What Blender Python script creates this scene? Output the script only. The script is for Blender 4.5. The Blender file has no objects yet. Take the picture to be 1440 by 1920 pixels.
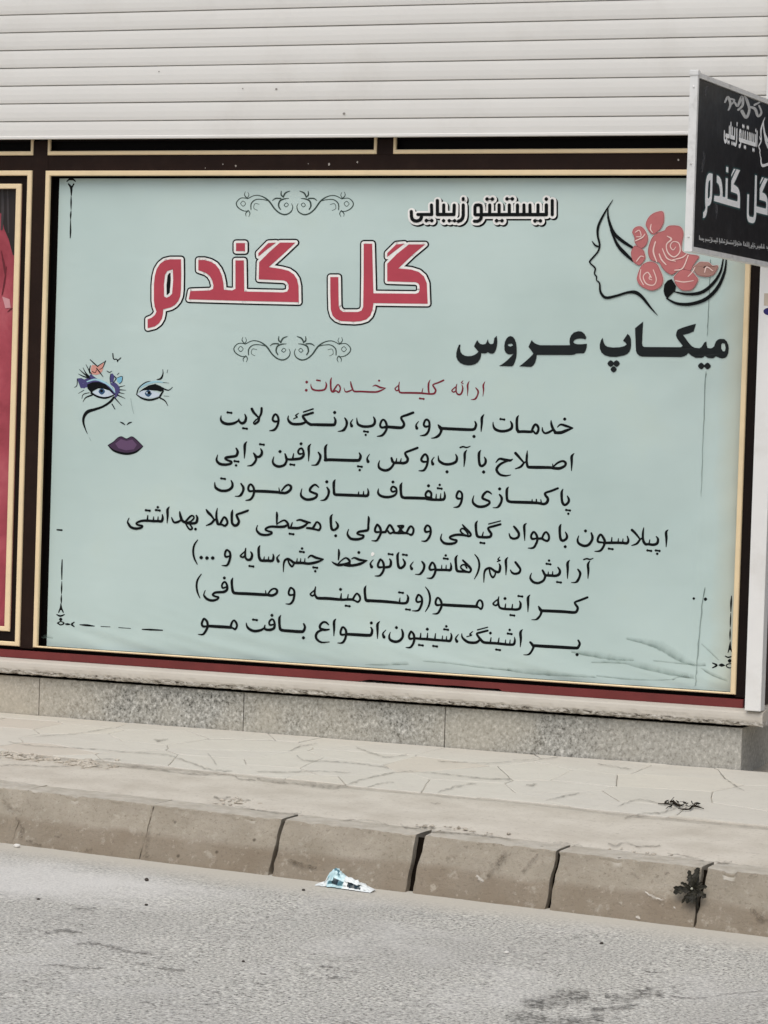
import bpy, bmesh, math, random
from mathutils import Vector, Matrix, noise
from mathutils.geometry import tessellate_polygon

random.seed(7)
SC = bpy.context.scene
COL = SC.collection
R = math.radians
Z0 = 0.56                      # lifts the sign-based heights so that the road lies near z = 0

# ------------------------------------------------------------------ camera
FPX, CX, CY = 5700.0, 720.0, 960.0            # focal length in photo pixels (1440 x 1920)
YAW, PITCH, ROLL = -0.39707928, -0.03441006, 0.03100353
CAM = Vector((6.27553802, -11.19672427, 1.05778495))
_f = Vector((math.sin(YAW) * math.cos(PITCH), math.cos(YAW) * math.cos(PITCH), math.sin(PITCH)))
_r = Vector((math.cos(YAW), -math.sin(YAW), 0.0))
_u = _r.cross(_f)
RT = _r * math.cos(ROLL) + _u * math.sin(ROLL)
UP = -_r * math.sin(ROLL) + _u * math.cos(ROLL)
FW = _f
cd = bpy.data.cameras.new('camera')
cam = bpy.data.objects.new('camera', cd)
COL.objects.link(cam)
m = Matrix((RT, UP, -FW)).transposed().to_4x4()
m.translation = CAM + Vector((0, 0, Z0))
cam.matrix_world = m
cd.sensor_width = 36.0
cd.lens = FPX / 1920.0 * 36.0
cd.clip_start = 0.1
cd.clip_end = 600.0
SC.camera = cam

# ------------------------------------------------------------------ daylight (flat, overcast)
SUN_EL, SUN_AZ = 58.0, 176.0                  # azimuth clockwise from +Y; the shop front faces -Y
w = bpy.data.worlds.new('World')
SC.world = w
w.use_nodes = True
nt = w.node_tree
sky = nt.nodes.new('ShaderNodeTexSky')
sky.sky_type = 'NISHITA'
sky.sun_disc = False
sky.sun_elevation = R(SUN_EL)
sky.sun_rotation = R(SUN_AZ)
sky.air_density = 1.0
sky.dust_density = 3.2
sky.ozone_density = 0.6
bg = nt.nodes['Background']
bg.inputs['Strength'].default_value = 0.105
nt.links.new(sky.outputs[0], bg.inputs['Color'])
sd = bpy.data.lights.new('sun', 'SUN')
sd.energy = 1.45
sd.angle = R(55)
sd.color = (0.995, 1.0, 0.955)
sun = bpy.data.objects.new('sun', sd)
COL.objects.link(sun)
dirv = Vector((math.sin(R(SUN_AZ)) * math.cos(R(SUN_EL)), math.cos(R(SUN_AZ)) * math.cos(R(SUN_EL)), math.sin(R(SUN_EL))))
sun.rotation_euler = dirv.to_track_quat('Z', 'Y').to_euler()
sun.location = dirv * 30
SC.view_settings.view_transform = 'Standard'
SC.view_settings.look = 'None'
SC.view_settings.gamma = 1.0
SC.view_settings.exposure = 0.12

TXT = {}
TXT['line1'] = """
W 840 755 6
d 1313 185 36
s 1232 275 8; 1268 246 20; 1330 262 26; 1405 286 12
s 1403 288 10; 1345 308 28; 1275 335 34; 1205 338 30
s 1160 203 10; 1164 245 24; 1185 300 28; 1212 336 28
s 1182 305 20; 1130 335 24; 1088 342 20; 1064 312 18; 1061 280 8
s 945 312 24; 963 268 26; 985 245 24; 1010 265 26; 1019 300 24; 1003 340 26; 982 345 20; 958 320 20; 935 328 28; 850 325 30; 790 328 28
s 795 143 5; 777 178 26; 775 260 28; 782 310 32; 810 328 28
s 705 212 12; 720 248 26; 712 290 28; 660 316 28; 590 320 28; 532 298 28; 510 260 18; 507 220 6
p 612 187
s 405 133 5; 382 170 28; 380 230 24; 375 290 15; 373 325 6
s 303 212 12; 316 245 24; 302 290 28; 270 303 30; 150 300 32; 0 293 32; -80 288 30
d 293 380 36
W 620 755 6
s 1210 250 12; 1228 275 34; 1245 302 32; 1235 342 24; 1208 376 28; 1170 394 16; 1133 399 5
s 1110 260 14; 1070 270 24; 1048 248 22; 1060 205 22; 1083 190 22; 1108 215 22; 1112 265 24; 1100 322 24; 1066 362 24; 1008 372 6
s 990 210 5; 962 250 16; 970 288 32
s 928 112 26; 860 138 26; 802 158 22; 796 182 24; 822 225 26; 824 256 28; 798 280 30; 740 280 32; 640 272 30; 600 278 26
s 632 265 14; 580 280 24; 557 255 22; 572 207 22; 596 192 20; 622 222 24; 632 275 24; 618 322 24; 578 368 24; 523 379 6
s 483 162 12; 498 200 24; 488 242 28; 450 264 28; 370 268 28; 312 245 26; 297 210 16; 294 172 5
p 398 325
d 395 362 26
s 250 187 5; 226 225 16; 237 262 32
s 160 173 14; 181 215 26; 176 262 24; 150 304 28; 120 318 16; 83 323 5
W 400 755 6
d 1365 110 36
s 1360 165 12; 1375 200 24; 1366 240 28; 1340 250 32; 1200 248 32; 1090 246 28
s 1015 105 14; 1122 70 14
s 1120 113 24; 1062 131 24; 1008 150 24; 1030 190 28; 1060 225 28; 1100 248 28
s 1045 215 20; 990 238 28; 900 240 28; 856 215 26; 840 180 18; 846 148 6
s 958 120 8; 925 145 12; 945 160 12; 903 182 8
s 735 205 14; 692 212 24; 668 190 22; 680 147 22; 703 131 20; 728 160 22; 733 208 24; 718 265 24; 685 305 24; 633 316 6
s 543 62 24; 540 115 24; 518 165 20; 510 205 24; 470 238 22; 454 225 14; 478 195 14; 512 172 12
s 433 70 28; 455 110 26; 510 168 16
s 355 130 10; 368 170 24; 355 215 28; 320 232 28; 288 205 20
s 288 183 8; 280 205 18
s 290 195 14; 240 228 26; 170 240 30; 112 225 30; 85 190 20; 88 148 6
p 182 112
p 357 290
"""
TXT['line2'] = """
W 850 825 6
s 1360 150 5; 1333 185 28; 1333 250 24; 1330 345 6
s 1128 298 14; 1175 257 20; 1230 237 22; 1263 255 26; 1255 290 26; 1200 318 30; 1140 318 30; 1090 310 30; 950 308 34; 850 306 30
s 1118 268 6; 1122 305 18
s 833 122 6; 828 180 24; 826 240 24; 838 298 28; 870 308 30
s 700 148 30; 738 190 26; 795 256 16
s 825 240 12; 795 258 18; 760 300 24; 698 324 8
s 480 252 8; 520 212 22; 580 222 28; 640 230 26; 667 215 8
s 620 232 18; 540 265 24; 495 310 28; 492 350 28; 530 390 24; 590 402 18; 647 393 6
s 310 115 5; 290 150 28; 290 230 26; 300 280 28; 325 292 26; 358 265 26; 365 225 24; 350 193 10
d 342 360 38
s 152 113 5; 130 150 26; 128 220 22; 120 300 6
s 78 85 16; 110 75 16; 150 84 14; 190 70 6
W 620 820 6
s 1408 192 10; 1422 230 24; 1408 275 28; 1350 300 28; 1280 300 28; 1227 270 26; 1214 240 16; 1212 208 6
d 1310 388 36
s 1166 222 5; 1140 262 16; 1150 300 34
s 1095 270 14; 1045 275 24; 1020 250 24; 1042 207 24; 1068 191 22; 1092 225 24; 1092 280 24; 1075 335 24; 1045 372 22; 993 376 6
s 978 118 24; 900 148 24; 842 172 22; 848 205 26; 868 240 28; 858 275 28; 820 290 30; 780 288 28; 715 286 28
s 795 238 6; 786 280 18
s 745 236 6; 736 280 18
s 685 233 22; 697 270 28; 712 290 24; 690 332 24; 650 365 28; 600 370 28; 550 345 26; 540 302 18; 553 262 6
s 438 190 5; 412 235 16; 422 272 34
s 323 176 12; 338 210 26; 325 250 30; 290 260 32; 100 255 32; 0 252 32; -60 255 32
p 330 328
d 328 368 28
W 395 815 6
s 1310 284 30; 1295 270 32; 1291 220 26; 1292 145 28; 1312 108 5
s 1212 198 14; 1235 235 26; 1230 277 24; 1205 325 26; 1180 341 16; 1138 343 5
s 1128 105 5; 1105 140 26; 1106 210 22; 1102 297 6
d 1018 102 34
s 1042 210 14; 1000 217 20; 985 190 20; 1003 160 20; 1028 156 20; 1045 190 22; 1045 235 26; 1015 265 28; 960 275 28; 880 278 24; 850 262 22
s 935 213 8; 925 265 20
p 920 337
s 838 216 14; 850 255 26; 855 292 24; 830 340 26; 770 358 28; 718 338 26; 700 298 20; 713 248 6
d 782 190 36
s 563 158 10; 578 190 24; 570 228 28; 540 250 26; 505 240 20
s 485 208 14; 505 240 28; 512 280 24; 490 320 24; 460 345 18; 416 351 5
p 578 110
s 408 78 5; 386 115 28; 384 190 22; 380 264 6
s 288 152 14; 305 190 26; 290 235 28; 240 247 28; 178 256 26; 167 272 20; 200 290 22; 235 305 22; 225 327 24; 160 337 28; 100 325 28; 68 285 22; 80 228 6
p 292 300
d 288 345 28
"""
TXT['line3'] = """
W 850 890 6
s 1235 162 6; 1220 200 26; 1222 280 26; 1235 325 28; 1260 340 26; 1295 310 26; 1300 275 24; 1283 240 10
p 1292 400
d 1295 440 28
s 1177 153 22; 1110 180 24; 1036 206 22; 1040 235 26; 1065 270 28; 1055 310 30; 1020 330 28; 960 320 28; 880 314 32; 750 310 32; 650 307 30
s 985 278 6; 990 310 16
s 935 278 12; 936 305 16
s 888 278 6; 886 308 16
s 622 138 6; 604 170 28; 603 250 26; 614 292 30; 650 307 28
d 522 160 36
s 522 225 18; 545 260 26; 540 307 24; 515 352 26; 488 370 14; 448 371 5
s 432 217 10; 402 195 20; 375 192 22; 340 225 26; 330 263 26; 370 284 24; 405 300 24; 403 327 24; 350 356 28; 280 358 28; 230 325 26; 219 285 18; 233 236 6
s 100 265 14; 57 270 24; 36 245 22; 52 197 24; 73 186 20; 98 215 22; 98 267 24; 85 320 24; 55 360 22; 6 368 6
W 620 885 6
s 1280 222 8; 1286 265 22; 1276 303 28; 1240 312 28; 1140 310 28; 1080 302 28
s 1240 243 6; 1236 300 16
s 1190 248 6; 1186 300 16
p 1228 185
d 1228 145 28
s 1137 290 20; 1078 278 22; 1071 242 22; 1100 213 24; 1130 235 24; 1132 270 22; 1110 295 28; 950 292 32; 830 290 30
d 1102 155 36
s 805 120 6; 790 155 28; 792 230 26; 803 278 30; 840 291 28
d 702 112 34
s 740 207 16; 700 222 20; 680 195 20; 698 165 20; 732 178 22; 743 205 20; 735 247 22; 690 275 26; 620 282 28; 560 265 26; 535 233 22; 539 188 6
s 418 188 8; 426 230 22; 414 265 30; 370 267 30; 300 264 30; 200 260 32; 60 255 30
s 372 218 8; 370 255 16
s 318 223 8; 312 255 16
s 53 86 6; 38 120 28; 38 200 26; 46 248 30; 80 257 28
W 390 880 6
d 1338 140 36
s 1340 203 14; 1360 240 26; 1355 287 24; 1330 330 26; 1303 346 16; 1268 349 5
s 1247 202 10; 1215 175 20; 1190 178 22; 1155 212 26; 1150 245 24; 1190 265 24; 1226 280 24; 1218 312 24; 1170 335 28; 1105 338 28; 1055 305 26; 1047 268 16; 1059 218 6
s 832 238 14; 870 192 20; 905 174 20; 935 192 26; 928 230 28; 880 264 28; 820 263 28; 770 256 30; 640 248 32; 520 245 30
s 800 208 6; 806 250 16
s 520 240 16; 475 246 24; 455 222 22; 464 182 22; 488 170 20; 515 207 24; 520 257 24; 505 307 24; 475 340 22; 426 349 6
s 373 160 14; 400 205 26; 395 247 24; 370 290 26; 345 302 14; 308 302 5
s 263 128 12; 278 165 24; 268 207 28; 220 237 28; 150 240 28; 95 212 28; 80 180 18; 78 146 6
p 172 105
"""
TXT['line4'] = """
W 1030 965 6
s 1336 170 5; 1314 200 26; 1318 270 24; 1315 362 6
s 1203 246 10; 1222 275 24; 1213 322 28; 1170 338 28; 1120 333 26; 1080 333 26
s 1130 283 8; 1122 325 16
s 1063 146 6; 1055 190 20; 1052 260 24; 1064 310 28; 1090 336 26
s 930 173 28; 965 205 24; 1022 277 16
s 1052 262 12; 1022 278 20; 985 325 22; 928 347 8
p 1125 405
p 1220 405
d 1215 440 28
s 878 243 10; 890 285 22; 875 320 28; 830 318 28; 770 316 28; 700 316 28; 612 318 26
s 830 270 6; 826 312 16
s 778 268 6; 775 312 16
s 705 256 8; 700 310 18
s 612 312 16; 555 307 24; 545 277 22; 563 237 24; 583 224 20; 610 262 26; 625 302 26; 613 352 24; 575 405 22; 513 413 6
p 692 385
s 473 206 16; 486 250 26; 478 292 26; 440 340 28; 390 350 28; 335 325 26; 319 285 20; 332 238 6
d 408 183 34
s 134 108 6; 120 140 26; 120 220 26; 130 275 28; 155 292 26; 192 270 26; 200 235 24; 183 196 10
d 180 360 34
W 800 955 6
s 1300 322 20; 1320 277 22; 1345 256 20; 1372 285 22; 1378 327 22; 1360 355 24; 1325 345 22; 1295 328 26; 1245 332 24
s 1240 325 16; 1190 332 24; 1176 300 22; 1193 264 22; 1213 256 20; 1240 295 24; 1246 347 24; 1230 392 24; 1200 432 22; 1143 436 6
s 1124 157 5; 1100 185 26; 1102 260 22; 1104 350 6
s 983 193 20; 1010 225 26; 1038 270 26; 1030 312 26; 985 330 24; 945 315 22; 929 273 8
s 700 165 12; 832 130 10
s 832 168 22; 760 188 24; 696 208 22; 705 240 26; 728 275 26; 715 307 28; 670 314 28; 600 312 26
s 638 256 8; 626 305 18
s 573 130 6; 555 165 26; 558 240 26; 570 298 28; 600 312 26
p 628 378
s 405 173 12; 435 210 24; 480 255 24; 498 285 22; 475 303 22; 430 288 16; 395 262 16; 380 238 16; 402 214 16; 440 238 16; 466 280 14
s 470 300 22; 400 287 26; 330 287 26; 272 305 24; 263 325 20; 300 340 22; 338 350 22; 320 377 24; 260 388 28; 200 380 26; 165 345 22; 160 315 14; 172 277 6
W 590 945 6
s 1305 302 14; 1255 314 24; 1240 285 24; 1254 250 22; 1273 241 20; 1300 265 22; 1306 322 24; 1285 380 24; 1250 416 20; 1203 416 5
s 1035 322 20; 1060 272 24; 1085 250 20; 1112 280 22; 1108 322 22; 1088 347 24; 1055 335 18; 1020 326 26; 950 326 26; 900 324 24
s 936 246 16; 1000 247 22; 965 285 28; 1000 318 16
s 940 250 12; 970 285 28; 945 318 26
s 800 310 22; 822 267 22; 845 236 20; 872 265 24; 898 322 22; 880 320 20; 848 330 22; 822 300 18
s 800 314 26; 742 320 24
s 742 312 16; 690 314 24; 680 282 22; 698 240 22; 710 233 20; 738 270 26; 745 322 24; 725 372 24; 695 412 20; 643 412 5
s 605 140 10; 610 165 24; 605 240 22; 600 290 26; 560 302 26; 500 312 24; 480 332 20; 510 346 20; 550 356 22; 538 382 24; 480 397 28; 410 390 28; 375 352 24; 371 320 14; 384 285 6
s 202 117 6; 184 150 26; 185 230 26; 195 280 28; 220 292 24; 255 267 26; 262 235 24; 240 198 10
d 238 357 34
W 400 940 6
s 1120 303 24; 1145 262 22; 1165 233 18; 1195 250 22; 1208 287 20; 1190 322 24; 1150 315 20; 1100 304 26; 1055 300 22
s 942 214 14; 980 208 20; 1040 228 26; 1092 240 16
s 1062 245 18; 1020 280 26; 960 300 28; 900 300 28; 850 298 24
s 890 238 8; 872 295 20
s 850 300 20; 838 245 24; 798 213 18; 735 243 12; 716 262 10
s 838 262 20; 800 283 28; 730 287 26; 650 284 24; 600 301 22; 590 320 20; 620 335 20; 658 346 20; 648 367 22; 590 379 24; 530 368 26; 495 335 22; 488 305 14; 500 270 6
s 716 122 12; 718 160 24; 715 250 14
p 882 367
W 225 935 6
s 1445 130 16; 1430 138 24; 1370 160 24; 1315 180 22; 1325 215 26; 1340 255 26; 1325 290 28; 1295 302 28; 1265 275 26; 1260 210 26; 1262 160 26; 1270 126 6
s 1130 287 24; 1150 242 22; 1177 207 20; 1205 240 24; 1210 277 22; 1183 305 24; 1150 292 20; 1110 287 26
s 1098 108 6; 1088 160 20; 1088 220 24; 1103 282 30
s 973 123 12; 995 155 28; 1030 190 24; 1062 237 14
s 1090 225 10; 1062 242 22; 1025 280 22; 973 301 8
s 860 187 12; 872 215 24; 863 262 28; 830 277 26; 755 274 26
s 735 265 22; 790 202 20; 820 192 16; 835 216 16; 800 254 16; 760 268 16
s 742 275 18; 762 317 16; 790 346 18; 815 332 18; 788 288 14
s 675 147 12; 682 190 26; 702 245 28; 745 272 26
s 692 238 18; 650 263 24; 610 265 20; 590 230 16; 583 210 6
d 852 342 32
s 558 92 5; 537 125 26; 538 190 22; 532 272 6
s 478 178 8; 483 215 22; 470 252 28; 430 252 26; 380 252 26; 310 247 26; 250 249 24; 197 266 20; 187 285 18; 215 298 20; 253 306 20; 238 327 22; 180 336 26; 125 320 26; 95 280 22; 88 255 12; 104 218 6
s 432 203 6; 428 245 16
s 380 203 6; 378 245 16
s 315 188 8; 310 240 18
p 315 132
p 428 130
d 428 96 28
"""
TXT['line5'] = """
W 890 1025 6
s 1297 160 6; 1276 200 26; 1280 270 24; 1275 357 6
s 1228 146 14; 1262 135 16; 1300 143 14; 1334 130 6
s 1163 256 16; 1188 295 26; 1180 342 24; 1155 388 26; 1128 403 14; 1088 403 5
s 1070 152 5; 1047 185 28; 1048 260 24; 1045 357 6
s 938 233 14; 960 270 24; 950 310 30; 910 327 28; 850 324 28; 795 322 26
s 880 278 6; 876 318 16
s 830 283 6; 828 318 16
s 765 266 20; 785 305 26; 795 330 24; 775 380 24; 720 408 26; 665 400 26; 632 365 24; 627 335 16; 641 298 6
p 950 400
p 832 195
d 838 156 28
s 460 175 24; 490 215 26; 515 255 22; 500 292 26; 455 305 24; 420 290 20; 404 263 10
s 374 120 5; 352 155 26; 355 230 22; 352 317 6
s 282 116 6; 262 145 12; 290 155 10; 256 167 10
s 276 193 10; 288 225 24; 275 282 28; 232 278 26; 205 258 24; 170 240 24; 125 258 24; 108 300 18; 105 350 14; 103 400 6
s 165 245 16; 178 310 18; 205 346 20; 228 320 16; 237 285 14
W 670 1015 6
s 1323 148 8; 1360 200 18; 1373 270 20; 1355 350 18; 1318 422 6
s 1188 213 18; 1220 245 24; 1268 295 26; 1278 325 22; 1255 347 22; 1200 327 18; 1165 297 16; 1174 270 16; 1208 264 16; 1232 300 16
s 1260 347 20; 1190 340 24; 1150 338 26; 1120 325 28; 1110 260 26; 1108 190 26; 1127 157 6
s 1050 243 8; 1056 285 22; 1045 322 28; 1000 322 26; 880 320 26
s 1000 268 6; 998 312 14
s 950 268 6; 948 312 14
p 995 195
d 995 158 28
s 875 312 16; 825 320 24; 812 292 22; 833 247 22; 850 239 18; 872 275 24; 880 327 24; 865 375 24; 835 413 20; 783 413 5
s 728 228 16; 752 265 26; 745 317 24; 715 360 24; 692 372 14; 653 371 5
s 630 230 5; 600 272 16; 612 308 32
s 470 123 6; 453 155 26; 455 230 26; 465 285 28; 490 300 26; 525 275 26; 535 240 24; 513 198 10
p 535 152
s 363 198 12; 378 225 24; 370 277 28; 330 291 26; 295 292 22
s 300 287 16; 245 292 24; 232 262 22; 253 212 22; 267 204 18; 292 240 24; 300 297 24; 285 347 24; 250 386 20; 198 389 5
p 375 145
s 180 206 5; 148 248 16; 162 287 32
W 500 1010 6
d 1038 155 34
s 958 227 8; 990 215 18; 1050 238 26; 1130 246 10
s 1122 250 12; 1060 280 28; 990 298 28; 930 302 28; 880 297 24
s 932 285 22; 932 245 24; 890 216 16; 840 247 12; 808 278 12
s 925 270 20; 880 287 26; 810 296 28; 765 280 20; 736 259 6
s 812 122 12; 815 165 24; 808 238 12
s 468 215 10; 500 190 20; 560 215 26; 638 231 12
s 632 237 12; 570 262 26; 480 280 28; 400 272 28; 310 270 26; 280 248 24; 240 226 22; 205 246 22; 192 290 16; 189 372 6
s 432 223 6; 428 268 14
s 385 223 6; 380 268 14
s 345 223 6; 340 265 14
s 238 230 14; 256 280 18; 285 313 20; 305 290 16; 314 267 14
p 548 325
d 548 365 28
p 398 148
d 400 110 28
s 147 180 5; 118 215 16; 133 254 32
W 345 1000 6
s 1003 233 8; 1009 265 22; 995 307 28; 940 307 28; 870 304 28; 850 275 28; 843 240 26; 842 170 26; 856 137 6
s 955 263 6; 950 300 16
s 905 263 6; 900 300 16
s 753 208 12; 768 240 24; 755 287 28; 722 298 26; 695 275 20; 690 220 20; 697 168 10
s 690 250 20; 665 268 20; 636 257 16; 652 234 14; 690 200 12
p 760 370
s 522 252 14; 475 264 22; 462 237 20; 473 197 22; 490 187 18; 518 215 22; 522 267 24; 505 327 24; 480 361 20; 428 361 5
d 325 277 40
d 260 277 40
d 195 272 40
s 156 73 6; 118 130 18; 105 205 20; 118 280 18; 151 348 6
"""
TXT['line6'] = """
W 890 1095 6
s 1270 150 22; 1200 178 24; 1130 205 20; 1140 235 24; 1160 267 26; 1148 307 28; 1115 320 30; 1000 311 32; 850 304 32; 750 300 30
s 720 253 14; 738 285 32; 752 307 28; 740 350 22; 710 388 24; 682 401 12; 643 401 5
s 624 122 5; 602 155 28; 602 225 24; 600 312 6
s 506 193 10; 518 225 24; 508 272 28; 470 287 26; 420 284 26; 360 282 26; 300 274 24; 275 250 22; 265 190 20; 273 143 8
s 428 228 8; 420 278 18
s 350 223 8; 342 275 18
s 262 225 20; 238 241 18; 208 225 16; 226 200 14; 262 172 12
p 515 138
d 342 163 34
p 425 352
W 700 1085 6
s 1160 307 26; 1175 262 20; 1200 241 18; 1225 265 22; 1230 307 20; 1213 340 22; 1185 325 18; 1150 314 30; 1000 306 32; 850 298 32; 765 292 28
s 765 292 16; 715 297 24; 700 267 22; 713 224 22; 733 216 18; 760 250 24; 768 302 24; 750 352 24; 720 391 20; 668 396 5
s 586 93 6; 622 145 18; 638 220 22; 625 300 18; 586 370 6
s 545 252 14; 498 262 22; 482 237 20; 498 192 22; 513 181 18; 542 210 22; 548 262 24; 530 322 24; 500 359 20; 438 361 5
s 380 183 10; 392 215 24; 378 265 28; 345 277 26; 290 273 26; 230 266 30; 100 255 32; 0 250 32; -60 246 32
s 300 216 8; 294 265 18
p 390 347
p 312 157
W 530 1080 6
s 975 282 28; 940 272 30; 928 220 26; 925 145 26; 939 110 6
s 790 262 22; 815 217 20; 838 197 18; 865 225 22; 872 262 20; 848 291 22; 815 278 18; 780 264 26; 720 264 26; 680 266 26; 620 262 30; 500 252 32; 410 250 30; 382 240 26; 364 205 20; 362 170 20; 371 122 10
s 738 208 8; 730 258 16
s 660 198 8; 656 245 20
d 652 150 34
s 362 207 18; 335 223 18; 312 205 16; 329 185 14; 362 157 12
p 732 337
s 132 207 14; 82 214 22; 68 187 20; 83 142 22; 98 133 18; 128 160 22; 132 212 24; 118 275 24; 85 313 20; 36 313 5
W 355 1065 6
s 882 298 14; 920 247 18; 960 232 18; 988 252 24; 978 287 26; 930 309 28; 880 301 30; 820 299 32; 650 289 32; 530 284 30; 495 270 30; 482 215 26; 479 145 26; 491 112 6
s 858 253 6; 863 298 16
d 395 112 34
s 420 212 14; 378 224 20; 367 195 18; 384 164 20; 406 159 18; 425 195 22; 425 242 26; 390 268 28; 340 272 26; 290 277 24; 263 301 20; 290 318 20; 328 329 20; 312 352 22; 260 366 26; 205 352 26; 172 320 22; 164 295 12; 179 252 6
s 136 68 6; 95 130 18; 82 195 20; 92 270 18; 120 338 6
"""
TXT['line7'] = """
W 880 1160 6
s 1225 243 16; 1242 280 24; 1223 322 28; 1190 330 32; 1000 319 34; 850 311 34; 730 303 32
d 1212 405 36
s 686 265 22; 712 295 30; 722 317 26; 705 360 22; 680 394 22; 652 406 12; 613 406 5
s 600 122 5; 577 155 28; 580 230 24; 574 317 6
s 508 208 6; 513 245 20; 500 287 28; 450 292 26; 380 285 28; 300 277 28; 220 272 28; 165 266 28; 138 245 28; 105 205 24; 86 168 20; 130 154 22; 207 134 20
s 460 238 6; 456 285 14
s 410 238 6; 406 280 14
s 335 218 8; 326 272 18
s 246 213 8; 238 265 18
d 238 162 32
s 93 126 12; 207 96 10
p 455 170
d 455 126 28
p 325 350
W 700 1150 6
s 1205 290 20; 1160 327 28; 1080 327 28; 1030 300 26; 1000 265 18; 997 228 6
s 1118 205 8; 1085 235 12; 1108 245 12; 1053 263 8
s 960 236 5; 928 280 16; 941 315 32
s 873 223 8; 881 260 22; 865 307 28; 820 307 26; 740 302 26; 680 297 28; 600 290 28; 540 287 26; 470 281 24
s 825 258 6; 822 300 14
s 780 253 6; 775 298 14
s 700 228 8; 693 290 18
s 612 223 8; 606 285 18
s 535 223 8; 529 280 18
d 608 178 34
p 820 182
d 822 146 28
p 695 370
p 535 358
s 460 277 16; 415 287 24; 400 257 22; 418 212 22; 430 206 18; 455 240 24; 460 297 24; 445 347 24; 415 383 20; 368 383 5
s 320 183 14; 332 225 26; 326 272 26; 290 310 28; 240 318 28; 190 295 26; 179 255 18; 191 213 6
d 260 160 34
s 140 188 5; 108 228 16; 122 267 32
s 72 92 5; 47 125 26; 48 200 22; 48 282 6
W 540 1145 6
d 938 138 34
s 933 188 12; 948 220 24; 936 267 30; 900 277 32; 760 269 32; 655 264 28
s 655 264 16; 605 270 24; 592 240 22; 608 194 22; 626 186 18; 652 220 24; 655 272 24; 640 327 24; 610 361 20; 560 363 5
s 540 93 5; 520 125 26; 520 200 22; 518 282 6
s 457 157 12; 430 132 20; 395 130 22; 362 165 24; 365 198 24; 410 215 26; 464 211 14
s 400 212 20; 340 237 24; 315 282 26; 330 325 24; 380 356 18; 467 351 6
W 360 1140 6
s 1258 178 16; 1272 215 24; 1255 258 28; 1220 266 32; 1100 258 32; 1030 252 30; 997 240 30; 985 190 26; 984 115 26; 1000 82 5
d 1255 335 36
d 900 82 34
s 925 182 14; 880 191 20; 869 160 18; 889 131 20; 913 130 18; 930 170 22; 925 222 26; 890 243 28; 840 244 26; 812 228 22
s 822 193 10; 814 225 18
s 818 222 16; 770 250 26; 700 259 28; 645 236 26; 619 205 20; 611 168 6
p 710 133
s 435 212 26; 450 162 20; 475 139 18; 500 170 22; 505 207 20; 486 238 22; 460 225 18; 420 217 30; 300 209 32; 180 202 28
s 180 202 16; 130 207 24; 112 177 22; 128 130 22; 143 121 18; 172 155 24; 178 207 24; 160 252 24; 125 296 20; 73 296 5
"""
TXT['red'] = """
W 740 695 6
s 1017 122 4; 997 165 20; 1000 220 16; 992 288 5
s 912 193 12; 938 230 20; 933 272 18; 905 318 20; 858 326 5
s 840 116 4; 821 160 20; 822 215 16; 818 284 5
s 756 158 8; 766 200 18; 750 256 20; 720 269 20; 695 245 16; 691 195 16; 699 153 8
s 690 225 16; 665 241 16; 643 225 14; 665 200 14; 692 178 10
s 770 112 6; 752 135 12; 772 147 8
s 550 108 20; 490 135 18; 432 158 16; 445 190 20; 462 222 20; 445 256 22; 400 262 20; 340 257 20; 280 252 22; 160 249 22; 70 247 20; 50 225 18; 46 175 16; 53 128 8
s 400 102 5; 382 145 20; 381 210 20; 387 255 18
s 318 198 6; 306 248 14
s 48 210 14; 25 226 16; 4 205 14; 20 184 12; 48 160 8
p 305 315
W 560 690 6
d 905 142 26
s 833 207 6; 865 195 16; 920 218 20; 980 226 6
s 972 230 8; 910 259 20; 850 270 20; 700 264 20; 630 263 20; 608 240 18; 592 195 20; 584 153 10
s 608 242 12; 560 263 18; 525 266 14; 509 222 5
s 385 264 18; 415 217 18; 440 186 14; 462 205 16; 468 237 16; 450 273 18; 420 256 16; 385 268 20; 368 255 20; 361 220 20; 360 145 20; 371 108 6
s 303 158 8; 312 195 20; 290 242 20; 220 253 20; 160 241 20; 140 210 14; 137 178 5
p 222 140 18
d 90 158 34
d 85 250 34
"""
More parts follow.
